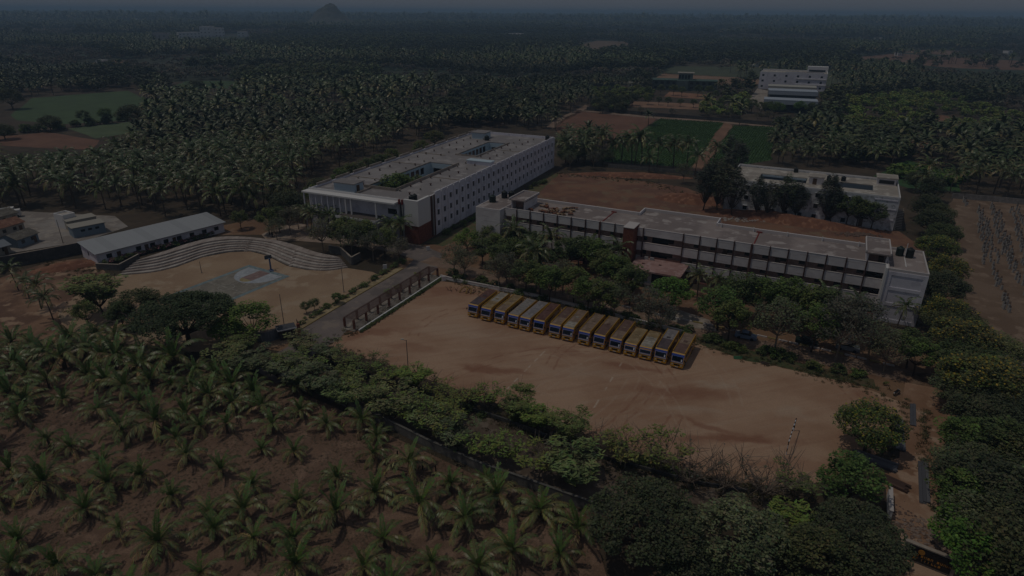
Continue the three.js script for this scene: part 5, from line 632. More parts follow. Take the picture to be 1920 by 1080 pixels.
const KIND = {
  rain: { shape: 'umbrella', R: 7.5, H: 8, trunk: 3.2, tr: 0.42, clumps: 80, cr: 1.5, leaves: 150, ls: 0.25, cols: GD, limbs: 16, squash: 0.55 },
  rainbig: { shape: 'umbrella', R: 10, H: 9, trunk: 3.4, tr: 0.55, clumps: 150, cr: 1.7, leaves: 170, ls: 0.26, cols: ['#3e4c28', '#364424', '#48542e'].map(lin), limbs: 22, squash: 0.55 },
  dome: { shape: 'dome', R: 5, H: 8.5, trunk: 2.2, tr: 0.3, clumps: 56, cr: 1.45, leaves: 140, ls: 0.24, cols: GD, limbs: 10 },
  mid: { shape: 'dome', R: 3.5, H: 8.6, trunk: 3.2, tr: 0.18, clumps: 42, cr: 1.1, leaves: 85, ls: 0.24, cols: G1, limbs: 10 },
  bright: { shape: 'dome', R: 3.6, H: 7.0, trunk: 2.2, tr: 0.18, clumps: 36, cr: 1.15, leaves: 90, ls: 0.24, cols: GB, limbs: 10 },
  sparse: { shape: 'dome', R: 3.5, H: 8.2, trunk: 3.2, tr: 0.16, clumps: 34, cr: 1.1, leaves: 46, ls: 0.2, cols: GG, limbs: 20, twigs: 5, bark: greyBark },
  feather: { shape: 'vase', R: 3.4, H: 5, trunk: 1.0, tr: 0.14, clumps: 40, cr: 1.05, leaves: 36, ls: 0.2, cols: GF, limbs: 22, squash: 0.22, flat: 0.85, long: 3.4, twigs: 4 },
  fresh: { shape: 'vase', R: 3.2, H: 4.8, trunk: 1.0, tr: 0.14, clumps: 40, cr: 1.0, leaves: 38, ls: 0.2, cols: GO, limbs: 22, squash: 0.22, flat: 0.85, long: 3.4, twigs: 4 },
  thin: { shape: 'vase', R: 3.2, H: 4.8, trunk: 1.0, tr: 0.12, clumps: 26, cr: 1.0, leaves: 15, ls: 0.24, cols: GO, limbs: 24, squash: 0.35, flat: 0.75, long: 2.4, twigs: 6, bark: greyBark },
  bare: { shape: 'vase', R: 3.2, H: 4.4, trunk: 0.9, tr: 0.13, clumps: 26, cr: 1.0, leaves: 1, ls: 0.2, cols: GG, limbs: 26, twigs: 5, bark: greyBark },
  grey: { shape: 'dome', R: 5, H: 8, trunk: 2, tr: 0.28, clumps: 56, cr: 1.4, leaves: 125, ls: 0.2, cols: GF, limbs: 12, long: 2 },
  copper: { shape: 'dome', R: 5.2, H: 8.5, trunk: 2.4, tr: 0.3, clumps: 58, cr: 1.45, leaves: 135, ls: 0.24, cols: [...G1, ...GD], limbs: 10, flower: 0.22, fcols: FY },
  casuarina: { shape: 'dome', R: 2.8, H: 12.5, trunk: 2.2, tr: 0.2, clumps: 50, cr: 0.85, leaves: 30, ls: 0.2, cols: GC, limbs: 34, flat: 0.1, long: 4, twigs: 4, squash: 1.2 },
  bush: { shape: 'dome', R: 1.2, H: 1.5, trunk: 0.15, tr: 0.05, clumps: 14, cr: 0.5, leaves: 34, ls: 0.22, cols: G1, limbs: 6 },
  pinkbush: { shape: 'dome', R: 1.1, H: 1.4, trunk: 0.15, tr: 0.05, clumps: 14, cr: 0.45, leaves: 34, ls: 0.2, cols: [...GD, ...GG], limbs: 6, flower: 0.6, fcols: ['#a0607a', '#ac7088', '#8a5068'].map(lin) },
  banana: { shape: 'vase', R: 1.5, H: 3, trunk: 0.8, tr: 0.12, clumps: 9, cr: 0.7, leaves: 14, ls: 0.5, cols: GB, limbs: 5, long: 2.6 },
  weed: { shape: 'vase', R: 0.9, H: 1.1, trunk: 0.1, tr: 0.03, clumps: 8, cr: 0.4, leaves: 22, ls: 0.18, cols: [...GO, ...G1], limbs: 6 },
};
const NAMES = { rain: 'rain_tree', rainbig: 'rain_tree', dome: 'dark_tree', mid: 'leafy_tree', bright: 'bright_green_tree', sparse: 'thin_leaved_tree', feather: 'feathery_tree', fresh: 'feathery_tree', thin: 'half_bare_tree', bare: 'bare_tree', grey: 'grey_green_tree', copper: 'yellow_flowering_tree', casuarina: 'casuarina_tree', bush: 'bush', pinkbush: 'flowering_bush', banana: 'banana_plant', weed: 'roadside_plant' };
const proto = {}, VARIANTS = { rain: 2, rainbig: 1, dome: 3, mid: 3, bright: 2, sparse: 2, feather: 3, fresh: 2, thin: 2, bare: 2, grey: 2, copper: 2, casuarina: 2, bush: 2, pinkbush: 2, banana: 2, weed: 2 };
let plantCount = 0;
const leafTints = [[1, 1, 1], [1.3, 1.22, 0.95], [0.82, 0.86, 0.85], [1.12, 1.28, 0.9], [1.2, 1.08, 0.95]].map(([r, g, b]) => { const m = leafMat.clone(); m.color.setRGB(r, g, b); return m; });
function plant(kind, x, z, s, label, group, turn) {
  const v = plantCount++ % VARIANTS[kind], key = kind + v; if (!proto[key]) proto[key] = treeGeo(KIND[kind], 1000 + v * 77 + Object.keys(KIND).indexOf(kind) * 13);
  const t = thing(NAMES[kind], label, /bush|weed|banana/.test(kind) ? 'bush' : 'tree', [x, 0, z], turn ?? R0() * 6.28, group); t.scale.set(s * rr(0.93, 1.07), s * rr(0.93, 1.07), s * rr(0.93, 1.07));
  obj('trunk', proto[key].wood, KIND[kind].bark || barkMat, t); if (proto[key].crown) obj('crown', proto[key].crown, leafTints[Math.floor(R0() * leafTints.length)], t); return t;
}
// ---- palms
function frondGeo(L, up, bend, cols, seed, n = 13, wid = 0.85, droop = 0.5) {
  const r = rng(seed), q = quads(), P = []; let x = 0, y = 0; const m = n * 2;
  for (let k = 0; k <= m; k++) { const t = k / m, a = up - bend * Math.pow(t, 1.4); P.push([x, y, a]); x += (Math.cos(a) * L) / m; y += (Math.sin(a) * L) / m; }
  const cc = tint(r, cols, 0.15);
  for (let k = 0; k < m; k += 4) { const a = P[k], b = P[Math.min(m, k + 4)], w = 0.05 * (1 - k / m) + 0.015; face(q, [[a[0], a[1] + 0.01, -w], [b[0], b[1] + 0.01, -w * 0.7], [b[0], b[1] + 0.01, w * 0.7], [a[0], a[1] + 0.01, w]], [cc[0] * 1.1, cc[1] * 1.0, cc[2] * 0.9]); }
  for (let k = 2; k <= m; k++) { const t = k / m, [px, py, a] = P[k], len = wid * (0.35 + 0.65 * Math.sin(Math.PI * Math.pow(t, 0.8) * 0.92)) * rr(0.85, 1.15, r); for (const s of [-1, 1]) { if (r() < 0.06) continue; const fw = 0.35 + 0.5 * t, d = droop * rr(0.7, 1.5, r), ex = px + Math.cos(a) * len * fw, ey = py + Math.sin(a) * len * fw - len * d, ez = s * len * 0.85, w = (L / m) * 0.85; const mx = px + (ex - px) * 0.5, my = py + (ey - py) * 0.32, mz = ez * 0.5, wx = Math.cos(a) * w * 0.75, wy = Math.sin(a) * w * 0.75; face(q, [[px, py, 0], [mx + wx, my + wy, mz], [ex, ey, ez], [mx - wx, my - wy, mz]], cc.map((v) => v * rr(0.75, 1.25, r))); } }
  return geoOf(q);
}
const PG = ['#525e34', '#4a5830', '#5c663c'].map(lin), PY = ['#92865c', '#988a62', '#867c52'].map(lin), PD = ['#86725a', '#76624c'].map(lin), PP = ['#72704a', '#6a6a42', '#7a7650'].map(lin);
const PU = ['#4c6430', '#46602c', '#566c38'].map(lin);
const FR = { up: [0, 1, 2].map((k) => frondGeo(3.3, 1.4 - k * 0.14, 0.5, PU, 500 + k, 10, 0.55, 0.15)), mid: [0, 1, 2, 3].map((k) => frondGeo(4.3, 1.0 - k * 0.1, 1.75, k % 2 ? PP : PG, 510 + k, 11, 0.62, 0.55)), low: [0, 1, 2, 3].map((k) => frondGeo(4.0, 0.5 - k * 0.12, 1.6, k % 2 ? PY : PP, 520 + k, 11, 0.62, 0.7)), dead: [0, 1].map((k) => frondGeo(2.8, -0.5 - k * 0.2, 0.9, PD, 530 + k, 10, 0.5, 0.9)) };
const youngTrunk = [0, 1].map((k) => mergeGeometries([cyl(0.3, 0.2, 0, -0.1, 1.2 + k * 0.5, 0, 8), cyl(0.2, 0.32, 0, 1.2 + k * 0.5, 1.6 + k * 0.5, 0, 8)].map((g) => g.toNonIndexed())));
let youngCount = 0; const youngMats = [[1.25, 1.22, 1.15], [1.45, 1.38, 1.25], [1.1, 1.12, 1.0]].map(([a, b, c]) => { const m = frondMat.clone(); m.color.setRGB(a, b, c); return m; });
function youngPalm(x, z, s, label, group) {
  const r = rng(9000 + youngCount), t = thing('young_coconut_palm', label, 'palm', [x, 0, z], r() * 6.28, group), hv = youngCount++ % 2, top = 1.5 + hv * 0.5; t.scale.set(s, s * rr(0.85, 1.15, r), s); t.rotation.x = rr(-0.13, 0.13, r); t.rotation.z = rr(-0.13, 0.13, r);
  obj('trunk', youngTrunk[hv], palmBark, t);
  const add = (set, n, off) => { for (let k = 0; k < n; k++) { const f = obj('frond', set[Math.floor(r() * set.length)], youngMats[Math.floor(r() * 3)], t); f.position.y = top - 0.05; f.rotation.set(0, off + (k / n) * 6.283 + rr(-0.35, 0.35, r), 0); f.scale.setScalar(rr(0.85, 1.12, r)); } };
  add(FR.up, 3 + Math.floor(r() * 3), r()); add(FR.mid, 6 + Math.floor(r() * 4), r() * 3); add(FR.low, 3 + Math.floor(r() * 4), r() * 3); if (r() < 0.7) add(FR.dead, 1 + Math.floor(r() * 3), r() * 6);
}
// tall palms: one crown mesh; two weights of detail
function palmCrown(seed, n, L, detail) { const r = rng(seed), gs = []; for (let k = 0; k < n; k++) { const lv = k / n, g = detail ? frondGeo(L * rr(0.85, 1.1, r), 1.38 - 1.5 * lv, 1.35 + 0.6 * r(), lv > 0.82 ? PY : lv > 0.4 ? PP : PG, seed * 31 + k, 7, 0.75, 0.5) : plainFrond(L * rr(0.85, 1.1, r), 1.38 - 1.5 * lv, 1.55, tint(r, lv > 0.8 ? PY : lv > 0.4 ? PP : PG, 0.3)); g.rotateY(k * 2.4 + rr(-0.3, 0.3, r)); gs.push(g); } return mergeGeometries(gs); }
function plainFrond(L, up, bend, c) { const q = quads(); let x = 0, y = 0; const n = 4; for (let k = 0; k < n; k++) { const a = up - bend * Math.pow(k / n, 1.3), nx = x + (Math.cos(a) * L) / n, ny = y + (Math.sin(a) * L) / n, w0 = [0.12, 0.6, 0.68, 0.5][k], w1 = [0.6, 0.68, 0.5, 0.05][k]; for (const s of [-1, 1]) face(q, [[x, y, 0], [nx, ny, 0], [nx, ny - w1 * 0.35, s * w1], [x, y - w0 * 0.35, s * w0]], c.map((v) => v * (s > 0 ? 1 : 0.92))); x = nx; y = ny; } return geoOf(q); }
function palmTrunk(h, lean) { const gs = []; for (let k = 0; k < 4; k++) { const f = (t) => V3(lean * t * t, h * t, 0); gs.push(rod(f(k / 4), f((k + 1) / 4), 0.2 - 0.018 * k, 0.2 - 0.018 * (k + 1), 6)); } return mergeGeometries(gs.map((g) => g.toNonIndexed())); }
const tallTrunk = [[7.2, 0.5], [8.2, 0.9], [6.4, 0.2]], tallG = tallTrunk.map(([h, l], k) => { const c = palmCrown(40 + k, 16, 5.0, true); c.translate(l, h, 0); return { trunk: palmTrunk(h, l), crown: c }; });
let tallCount = 0; const tallMats = [[0.82, 0.85, 0.8], [0.7, 0.78, 0.72], [0.95, 0.9, 0.8], [0.8, 0.92, 0.75]].map(([a, b, c]) => { const m = frondMat.clone(); m.color.setRGB(a, b, c); return m; });
function tallPalm(x, z, s, label, group) { const k = tallCount++ % 3, t = thing('coconut_palm', label, 'palm', [x, 0, z], R0() * 6.28, group); t.scale.setScalar(s); obj('trunk', tallG[k].trunk, palmBark, t); obj('crown', tallG[k].crown, tallMats[Math.floor(R0() * 4)], t); }
// ---------------------------------------------------------------- planting: the young plantation
{
  const hand = pairs([-61.1,-83.2, -48.2,-77.2, -46.2,-68.8, -39.9,-65.8, -41.8,-74.4, -36.1,-71.4, -28.7,-67.6, -32.6,-78.6, -37.9,-79.4, -59.3,-75.4, -56.2,-65.9, -71.1,-80.8, -64.9,-70.8, -49.8,-62.8, -43.7,-60.2, -32.1,-60.9, -60.9,-60.3, -53.2,-56.2, -36.5,-55.9, -25.4,-56.4, -56.5,-85.1, -45.2,-84.4, -66.6,-79.1, -68.2,-88.6, -76.1,-92.2, -80.0,-86.4, -29.7,-85.4, -41.2,-89.9, -24.7,-72.6, -22.9,-64.7, -52.5,-72.8, -71.2,-73.0, -48.5,-55.0, -24.0,-85.5, -20.5,-77.9, -14.7,-75.0, -18.6,-69.4, -12.0,-66.3, -5.8,-64.4, -2.0,-68.5, 3.9,-66.5, -15.8,-61.0, -9.6,-57.9, -3.6,-56.4, 0.2,-59.1, 6.0,-58.1, 8.8,-62.7, -8.5,-71.1]);
  const area = pairs([-102.0,-104.1, -97.4,-114.8, -90.6,-112.6, -85.5,-118.4, -66.2,-110.7, -47.6,-100.6, -37.6,-96.6, -22.9,-84.7, -4.4,-73.2, 9.4,-65.9, 8.6,-54.4, -9.4,-52.1, -64.6,-51.7, -99.6,-85.6]), r = rng(71), pts = hand.map((p) => [...p]), ca = Math.cos(0.5), sa = Math.sin(0.5);
  for (let i = -40; i < 40; i++) for (let j = -40; j < 40; j++) { const gx = i * 5.1 + rr(-0.9, 0.9, r), gz = j * 5.1 + rr(-0.9, 0.9, r), x = gx * ca - gz * sa - 40, z = gx * sa + gz * ca - 80; if (!inside(x, z, area) || pts.some((p) => Math.hypot(p[0] - x, p[1] - z) < 4.1)) continue; pts.push([x, z]); }
  const wall = pairs([-38.7,-100.0, -21.2,-87.2, -4.5,-75.7, 11.0,-67.6]);
  for (const [x, z] of pts) { const byWall = wall.some((a, i) => { const b = wall[i + 1]; if (!b) return false; const L = Math.hypot(b[0] - a[0], b[1] - a[1]), t = ((x - a[0]) * (b[0] - a[0]) + (z - a[1]) * (b[1] - a[1])) / L / L; return t > -0.1 && t < 1.1 && Math.abs((x - a[0]) * (b[1] - a[1]) - (z - a[1]) * (b[0] - a[0])) / L < 9; }); const [l, g] = byWall ? ['young coconut palm in the rows beside the grey plantation wall', 'young palms beside the wall'] : z < -98 ? ['larger young coconut palm in the crowded upper rows below the umbrella tree', 'crowded upper rows'] : z > -64 ? ['young coconut palm in the last rows along the bottom edge', 'bottom edge rows'] : x < -42 ? ['young coconut palm in the rows near the left edge of the plantation', 'left edge rows'] : ['young coconut palm standing on bare soil in the middle of the plantation', 'middle rows of the plantation']; youngPalm(x, z, rr(0.66, 1.18, r) * (z < -98 ? 1.25 : z < -85 ? 1.15 : 1), l, g); }
}
// ---------------------------------------------------------------- single trees and rows
const put = (kind, list, label, group) => { for (const [x, z, s] of list) plant(kind, x, z, s, label, group); };
put('rainbig', [[-64.9,-113.7, 1.0]], 'large dark umbrella crowned tree hiding the lower court corner'); put('dome', [[-79.8,-122.8, 0.95]], 'dark round tree left of the umbrella crowned tree'); put('fresh', [[-90.7,-128.0, 1.95]], 'large olive green tree below the left end of the steps'); put('bright', [[-53.0,-115.7, 1.25]], 'bright green tree right of the umbrella crowned tree'); put('bright', [[-56.7,-112.7, 1.0]], 'smaller bright green tree touching the umbrella crowned tree'); put('bare', [[-66.3,-105.5, 1.35]], 'large bare grey tree in front of the umbrella crowned tree'); put('mid', [[-89.1,-120.6, 0.75]], 'low dark tree under the large olive tree'); put('mid', [[-81.1,-119.5, 0.8]], 'dark leafy tree between the olive tree and the umbrella crowned tree');
put('rain', [[16.2,-59.7, 0.98]], 'huge dark tree at the bottom edge beside the young palms'); put('grey', [[26.9,-57.7, 1.1]], 'broad grey green tree at the bottom edge right of the huge dark tree'); put('fresh', [[34.4,-60.8, 1.25]], 'pale yellow green feathery tree near the bottom edge'); put('bright', [[45.9,-69.0, 1.12]], 'bright green tree overlapping the field corner at the lower right'); put('rain', [[40.8,-57.8, 0.82]], 'dark spreading tree left of the gate signboard'); put('dome', [[35.4,-55.3, 0.9]], 'dark tree at the bottom edge left of the signboard'); put('dome', [[20.6,-55.0, 0.8]], 'dark tree cut by the bottom edge beside the huge tree'); put('copper', [[54.6,-81.0, 0.95]], 'lone dark tree with yellowish leaves at the right corner of the field');
const road = 'tree in the loose avenue along the lower dirt road';
put('dome', [[56.9,-53.8, 1.2], [61.6,-59.9, 1.1], [62.8,-67.0, 1.15], [71.3,-71.9, 1.1]], 'dark round ' + road, 'dark avenue trees of the lower dirt road'); put('bright', [[54.6,-55.5, 1.15], [55.7,-60.9, 0.85]], 'bright green ' + road, 'bright avenue trees of the lower dirt road'); put('grey', [[59.4,-61.4, 1.0], [67.6,-67.1, 1.0], [64.4,-73.0, 0.85]], 'greyish green ' + road, 'greyish avenue trees of the lower dirt road'); put('mid', [[59.0,-66.1, 1.0], [70.2,-74.8, 1.2], [66.6,-77.9, 1.0]], 'slim leafy ' + road, 'slim avenue trees of the lower dirt road'); put('rain', [[71.3,-76.0, 0.8]], 'spreading flat topped ' + road);
put('rain', [[73.9,-83.3, 0.85], [78.5,-83.3, 0.85], [82.3,-99.6, 0.9], [90.0,-116.6, 0.8]], 'broad dark tree in the avenue beside the construction site', 'broad trees beside the construction site'); put('grey', [[75.9,-92.4, 0.9], [91.8,-106.3, 0.9]], 'greyish round tree in the avenue beside the construction site', 'greyish trees beside the construction site');
put('copper', [[78.1,-90.9, 1.2], [82.5,-93.4, 1.1], [85.8,-107.6, 1.15], [91.5,-121.7, 1.0], [113.7,-161.4, 0.95], [107.3,-146.0, 0.95]], 'tree with yellow flowers in the avenue beside the construction site', 'yellow flowering avenue trees');
put('dome', [[98.2,-134.4, 1.05], [126.9,-185.0, 1.0], [134.7,-202.3, 0.95], [135.3,-196.3, 0.9], [123.8,-174.9, 0.9], [148.7,-222.9, 1.1], [153.0,-238.6, 0.9]], 'dark round tree in the avenue right of the white building', 'dark trees right of the white building');
// trees between the long building and the field, left to right
put('sparse', [[-14.8,-152.0, 1.0], [-11.9,-149.6, 0.95]], 'thin spreading tree at the pergola end of the tree row', 'thin trees at the pergola end'); put('bright', [[-12.7,-169.1, 0.95]], 'bright green bushy tree at the left end of the long building'); put('mid', [[-7.8,-158.5, 0.95], [-4.7,-161.8, 0.95], [-0.7,-157.9, 1.0], [1.1,-166.8, 1.0], [13.8,-153.6, 1.05], [17.5,-156.3, 1.05], [21.0,-153.7, 1.05], [-6.1,-170.1, 0.9], [4.1,-154.9, 1.05], [8.4,-149.9, 1.0], [22.4,-145.6, 1.1], [25.5,-141.4, 1.0], [-2.8,-153.3, 0.95], [5.8,-164.0, 0.95]], 'leafy tree in the shady row in front of the left half of the long building', 'shade trees left of the porch');
put('sparse', [[-3.3,-143.6, 1.0], [-1.3,-146.3, 1.0], [1.6,-142.0, 0.95], [10.2,-139.0, 1.1], [12.1,-140.0, 1.0], [19.1,-128.9, 1.1], [22.3,-126.3, 1.0]], 'thin leaved tree on the verge behind the bus row', 'thin verge trees behind the buses'); put('mid', [[6.6,-138.6, 1.0], [14.2,-133.9, 1.05], [17.1,-130.0, 1.0], [27.1,-134.1, 1.15], [24.3,-142.4, 1.1], [3.2,-141.1, 1.0], [8.7,-135.6, 1.0], [20.0,-126.8, 1.0]], 'slim leafy tree on the verge behind the bus row', 'leafy verge trees behind the buses'); put('bright', [[35.3,-129.1, 1.25]], 'bright green tree standing in front of the pink roofed porch'); put('sparse', [[29.3,-123.2, 1.1], [31.1,-120.0, 0.9]], 'thin tree between the porch and the rightmost buses', 'thin trees near the porch');
put('bright', [[43.7,-121.4, 1.3]], 'bright green tree right of the rightmost bus'); put('mid', [[49.9,-126.7, 1.25], [53.4,-125.4, 1.2], [58.7,-123.7, 1.3], [61.2,-121.2, 1.2], [65.7,-121.2, 1.1]], 'dense leafy tree in front of the right half of the long building', 'dense trees right of the porch'); put('sparse', [[52.4,-112.3, 1.35], [62.7,-108.6, 1.55], [68.8,-113.6, 1.4], [67.1,-116.9, 1.3], [68.8,-108.2, 1.2], [69.8,-104.3, 1.0]], 'greyish thin leaved tree beside the parked cars', 'grey trees beside the parked cars'); put('mid', [[75.4,-106.3, 0.95], [75.0,-103.4, 0.9], [44.5,-116.6, 1.1], [59.7,-112.3, 1.2]], 'dark leafy tree in the belt below the right tower', 'trees below the right tower');
// forecourt trees
put('sparse', [[-52.9,-168.4, 1.1], [-44.1,-165.2, 1.1], [-37.6,-162.0, 1.0], [-30.3,-159.7, 0.95]], 'thin spreading tree on the forecourt island', 'thin forecourt trees'); put('mid', [[-48.1,-169.4, 1.05], [-42.8,-167.3, 1.1], [-34.9,-164.5, 1.0], [-40.6,-169.5, 1.0], [-46.7,-173.0, 1.0]], 'leafy tree on the forecourt island', 'leafy forecourt trees'); put('mid', [[-73.1,-183.0, 0.95], [-70.6,-185.0, 0.9], [-83.5,-187.9, 0.7]], 'leafy tree behind the upper steps', 'trees behind the steps'); put('sparse', [[-66.7,-183.1, 1.05], [-68.7,-177.2, 0.9], [-65.9,-188.2, 1.0]], 'thin tree behind the upper steps', 'thin trees behind the steps');
// feathery belt between the two boundary walls, and the thin row on the field edge
put('feather', [[-52.8,-103.7, 1.15], [-47.6,-101.9, 1.05], [-42.6,-100.6, 1.0], [-37.9,-97.5, 1.1], [-32.5,-94.9, 1.15], [-28.0,-91.7, 1.0], [-23.3,-91.0, 1.15], [-19.3,-88.7, 1.2], [-13.5,-84.8, 1.1], [-8.2,-80.4, 1.1], [9.3,-72.2, 1.25], [7.9,-73.8, 1.0]], 'feathery grey green tree in the belt beside the plantation wall', 'feathery belt beside the plantation wall'); put('fresh', [[-51.8,-108.8, 1.0], [-40.6,-102.9, 1.0], [-30.1,-96.7, 0.95], [-11.3,-88.0, 1.0]], 'fresh green feathery tree in the belt beside the plantation wall', 'fresh green trees in the belt'); put('thin', [[4.0,-74.4, 1.1], [-16.3,-86.5, 1.1], [-10.7,-82.6, 1.1], [-4.3,-78.3, 1.15], [-1.0,-77.6, 1.0], [-24.9,-94.2, 1.0], [-35.6,-99.3, 1.0]], 'half bare tree in the gaps of the belt beside the wall', 'half bare trees in the belt');
put('feather', [[-40.3,-109.4, 1.0], [-34.3,-106.1, 0.95]], 'feathery tree at the gate end of the field edge row', 'feathery trees at the gate end'); put('thin', [[-30.4,-104.0, 1.0], [-25.7,-101.6, 1.0], [-21.4,-99.1, 1.0], [-12.6,-94.0, 0.95], [-7.4,-92.4, 0.95], [-4.2,-92.0, 0.9], [16.8,-76.5, 1.15], [22.0,-75.4, 1.3], [39.3,-69.7, 1.1]], 'half bare feathery tree in the row on the lower field edge', 'half bare row on the field edge'); put('fresh', [[-17.1,-96.8, 1.05], [1.2,-88.2, 1.1], [4.4,-85.0, 1.0], [8.9,-82.3, 1.15]], 'fresh green feathery tree in the row on the lower field edge', 'fresh green row on the field edge'); put('bare', [[12.8,-80.0, 1.0], [15.0,-78.1, 0.9], [25.2,-72.3, 1.4], [29.8,-71.3, 1.4], [34.9,-69.7, 1.6]], 'leafless brown tree in the row on the lower field edge', 'leafless row on the field edge');
// casuarinas and others before the white building
put('casuarina', [[65.0,-211.3, 1.3], [69.4,-209.5, 1.5], [73.0,-205.3, 1.35], [73.8,-218.1, 1.5], [80.0,-203.6, 1.1], [83.7,-202.5, 1.05], [89.0,-202.6, 1.25], [92.4,-201.5, 1.1], [100.6,-198.2, 1.25], [102.0,-197.1, 1.1], [71.0,-224.9, 1.3], [92.6,-262.3, 1.3], [92.2,-272.0, 1.2]], 'dark casuarina tree in front of the weathered white building', 'casuarinas at the white building'); put('mid', [[105.6,-194.4, 1.2], [108.2,-192.8, 1.1], [111.7,-190.8, 1.1]], 'leafy tree at the right front of the white building', 'leafy trees at the white building');
put('dome', [[24.3,-280.4, 1.0], [28.4,-285.9, 1.0], [35.2,-282.9, 0.95], [39.7,-280.8, 0.9], [24.4,-303.3, 1.0]], 'dark round tree at the far right corner of the courtyard building', 'dark trees at the far corner'); put('sparse', [[34.7,-272.4, 1.0], [24.4,-272.1, 0.9], [67.1,-248.2, 1.0]], 'thin pale tree at the edge of the earth yard', 'thin trees of the earth yard'); put('mid', [[-36.6, -200.4, 1.72], [-33.4, -207.8, 1.6]], 'leafy tree growing up through the near courtyard', 'courtyard trees');
put('mid', [[-51.4,-270.0, 1.1], [-55.3,-263.0, 1.0], [-58.2,-253.7, 1.0], [-62.6,-244.9, 1.0], [-64.7,-236.7, 1.0], [-41.5,-289.5, 1.1]], 'low green tree along the left wall of the courtyard building', 'trees along the left wall'); put('copper', [[-39.0,-320.8, 0.9]], 'yellow flowering tree behind the courtyard building'); put('dome', [[-74.8,-208.2, 0.9], [-79.4,-211.3, 0.9], [-69.6,-225.2, 0.9]], 'dark tree at the left front corner of the courtyard building', 'dark trees at the left front corner');
// bushes
for (const [i, t] of Array.from({ length: 30 }, (_, k) => k / 29).entries()) { const a = [-107.3,-157.2], b = [-89.8,-182.6], x = a[0] + (b[0] - a[0]) * t + rr(-0.5, 0.5), z = a[1] + (b[1] - a[1]) * t + rr(-0.6, 0.6); plant(i % 3 ? 'pinkbush' : 'bush', x, z, rr(0.8, 1.15), i % 3 ? 'pink flowering bush in the bed below the classroom block' : 'green bush in the bed below the classroom block', i % 3 ? 'pink bushes below the classroom block' : 'green bushes below the classroom block'); }
for (let k = 0; k < 44; k++) { const t = k / 43, x = -32.1 + t * 14.2, z = -119.9 - t * 29.9; plant('bush', x + 0.55, z + 0.25, rr(0.28, 0.46), 'clipped dark bush in the trough along the pergola', 'bushes along the pergola'); }
for (let k = 0; k < 26; k++) { const t = k / 25, a = [-44.3,-123.7], b = [-29.5,-158.2]; plant(k % 3 ? 'weed' : 'bush', a[0] + (b[0] - a[0]) * t - 0.6 + rr(-0.6, 0.3), a[1] + (b[1] - a[1]) * t + rr(-0.6, 0.6), rr(0.5, 1.0), 'small plant on the sandy verge beside the drive pavement', 'plants beside the drive pavement'); }
put('fresh', [[-29.4,-138.7, 0.32], [-27.6,-141.2, 0.36], [-23.5,-148.7, 0.36]], 'small yellow green sapling between the pergola posts', 'saplings in the pergola'); put('mid', [[-45.7,-128.5, 0.35], [-44.3,-129.9, 0.35], [-40.2,-133.7, 0.35]], 'small sapling on the sand left of the drive', 'saplings left of the drive'); put('bush', [[-29.4,-159.7, 1.1]], 'round clipped bush at the drive junction');
for (let k = 0; k < 70; k++) { const t = R0(), a = [-16.8,-148.8], b = [65.6,-99.0]; plant(k % 4 ? 'bush' : 'weed', a[0] + (b[0] - a[0]) * t + rr(0, 2.5), a[1] + (b[1] - a[1]) * t - rr(0.5, 4), rr(0.6, 1.2), 'low bush on the dark verge behind the bus row', 'bushes on the verge'); }
for (let k = 0; k < 30; k++) { const t = R0(), a = [-32.2,-105.0], b = [33.2,-71.3]; plant('bush', a[0] + (b[0] - a[0]) * t + rr(-1, 1), a[1] + (b[1] - a[1]) * t + rr(-1.2, 1.2), rr(0.5, 0.9), 'low bush along the lower field wall', 'bushes along the lower field wall'); }
for (let k = 0; k < 26; k++) { const t = R0(), a = [-21.4,-180.0], b = [14.7,-252.9]; plant('bush', a[0] + (b[0] - a[0]) * t + rr(-1.4, 0), a[1] + (b[1] - a[1]) * t + rr(-0.5, 0.5), rr(0.7, 1.1), 'low bush at the foot of the windowed side wall', 'bushes at the side wall'); }
for (const [x, z, s] of [[-99.5,-124.5, 0.75], [-118.1,-140.1, 0.7], [-112.4,-135.6, 0.7], [-105.7,-129.9, 0.8]]) tallPalm(x, z, s, 'lone palm on the cut earth at the left edge', 'palms on the cut earth');
// ornamental palms at the building fronts
for (const [x, z, s] of [[-60.3,-183.2, 0.85], [-58.5,-185.3, 0.85], [-55.1,-183.3, 0.85], [-63.1,-187.2, 0.8], [-52.6,-182.4, 0.8]]) tallPalm(x, z, s, 'bushy palm before the columns of the courtyard building', 'palms before the columns');
for (const [x, z, s] of [[-34.7,-174.1, 0.85], [-32.1,-172.8, 0.85], [-34.2,-177.8, 0.8]]) tallPalm(x, z, s, 'bushy palm before the brick corner', 'palms before the brick corner');
for (const [x, z, s] of [[5.3,-147.1, 1.15], [10.7,-160.0, 1.0], [20.0,-157.5, 0.95], [26.6,-151.6, 1.0], [0.2,-163.9, 1.0], [23.1,-150.9, 0.9]]) tallPalm(x, z, s, 'tall palm in front of the left half of the long building', 'palms left of the porch');
for (const [x, z, s] of [[43.7,-138.0, 0.8], [46.4,-135.0, 0.75], [48.7,-134.4, 0.75], [59.2,-129.5, 0.75], [68.2,-126.9, 0.75], [74.7,-125.7, 0.8], [56.0,-132.2, 0.7], [82.0,-122.0, 0.7]]) tallPalm(x, z, s, 'palm before the facade right of the porch', 'palms right of the porch');
for (const [x, z, s] of [[48.6,-285.4, 1.45], [52.8,-283.4, 1.45], [56.5,-279.2, 1.55], [62.9,-277.3, 1.5], [70.0,-277.5, 1.4], [74.8,-273.5, 1.35], [57.1,-266.1, 1.0], [33.3,-291.7, 1.4], [40.0,-287.4, 1.4], [44.7,-286.4, 1.4], [75.4,-261.8, 1.15], [84.5,-269.8, 1.25]]) tallPalm(x, z, s, 'tall palm in the row along the green crop field', 'palm row along the crop field');
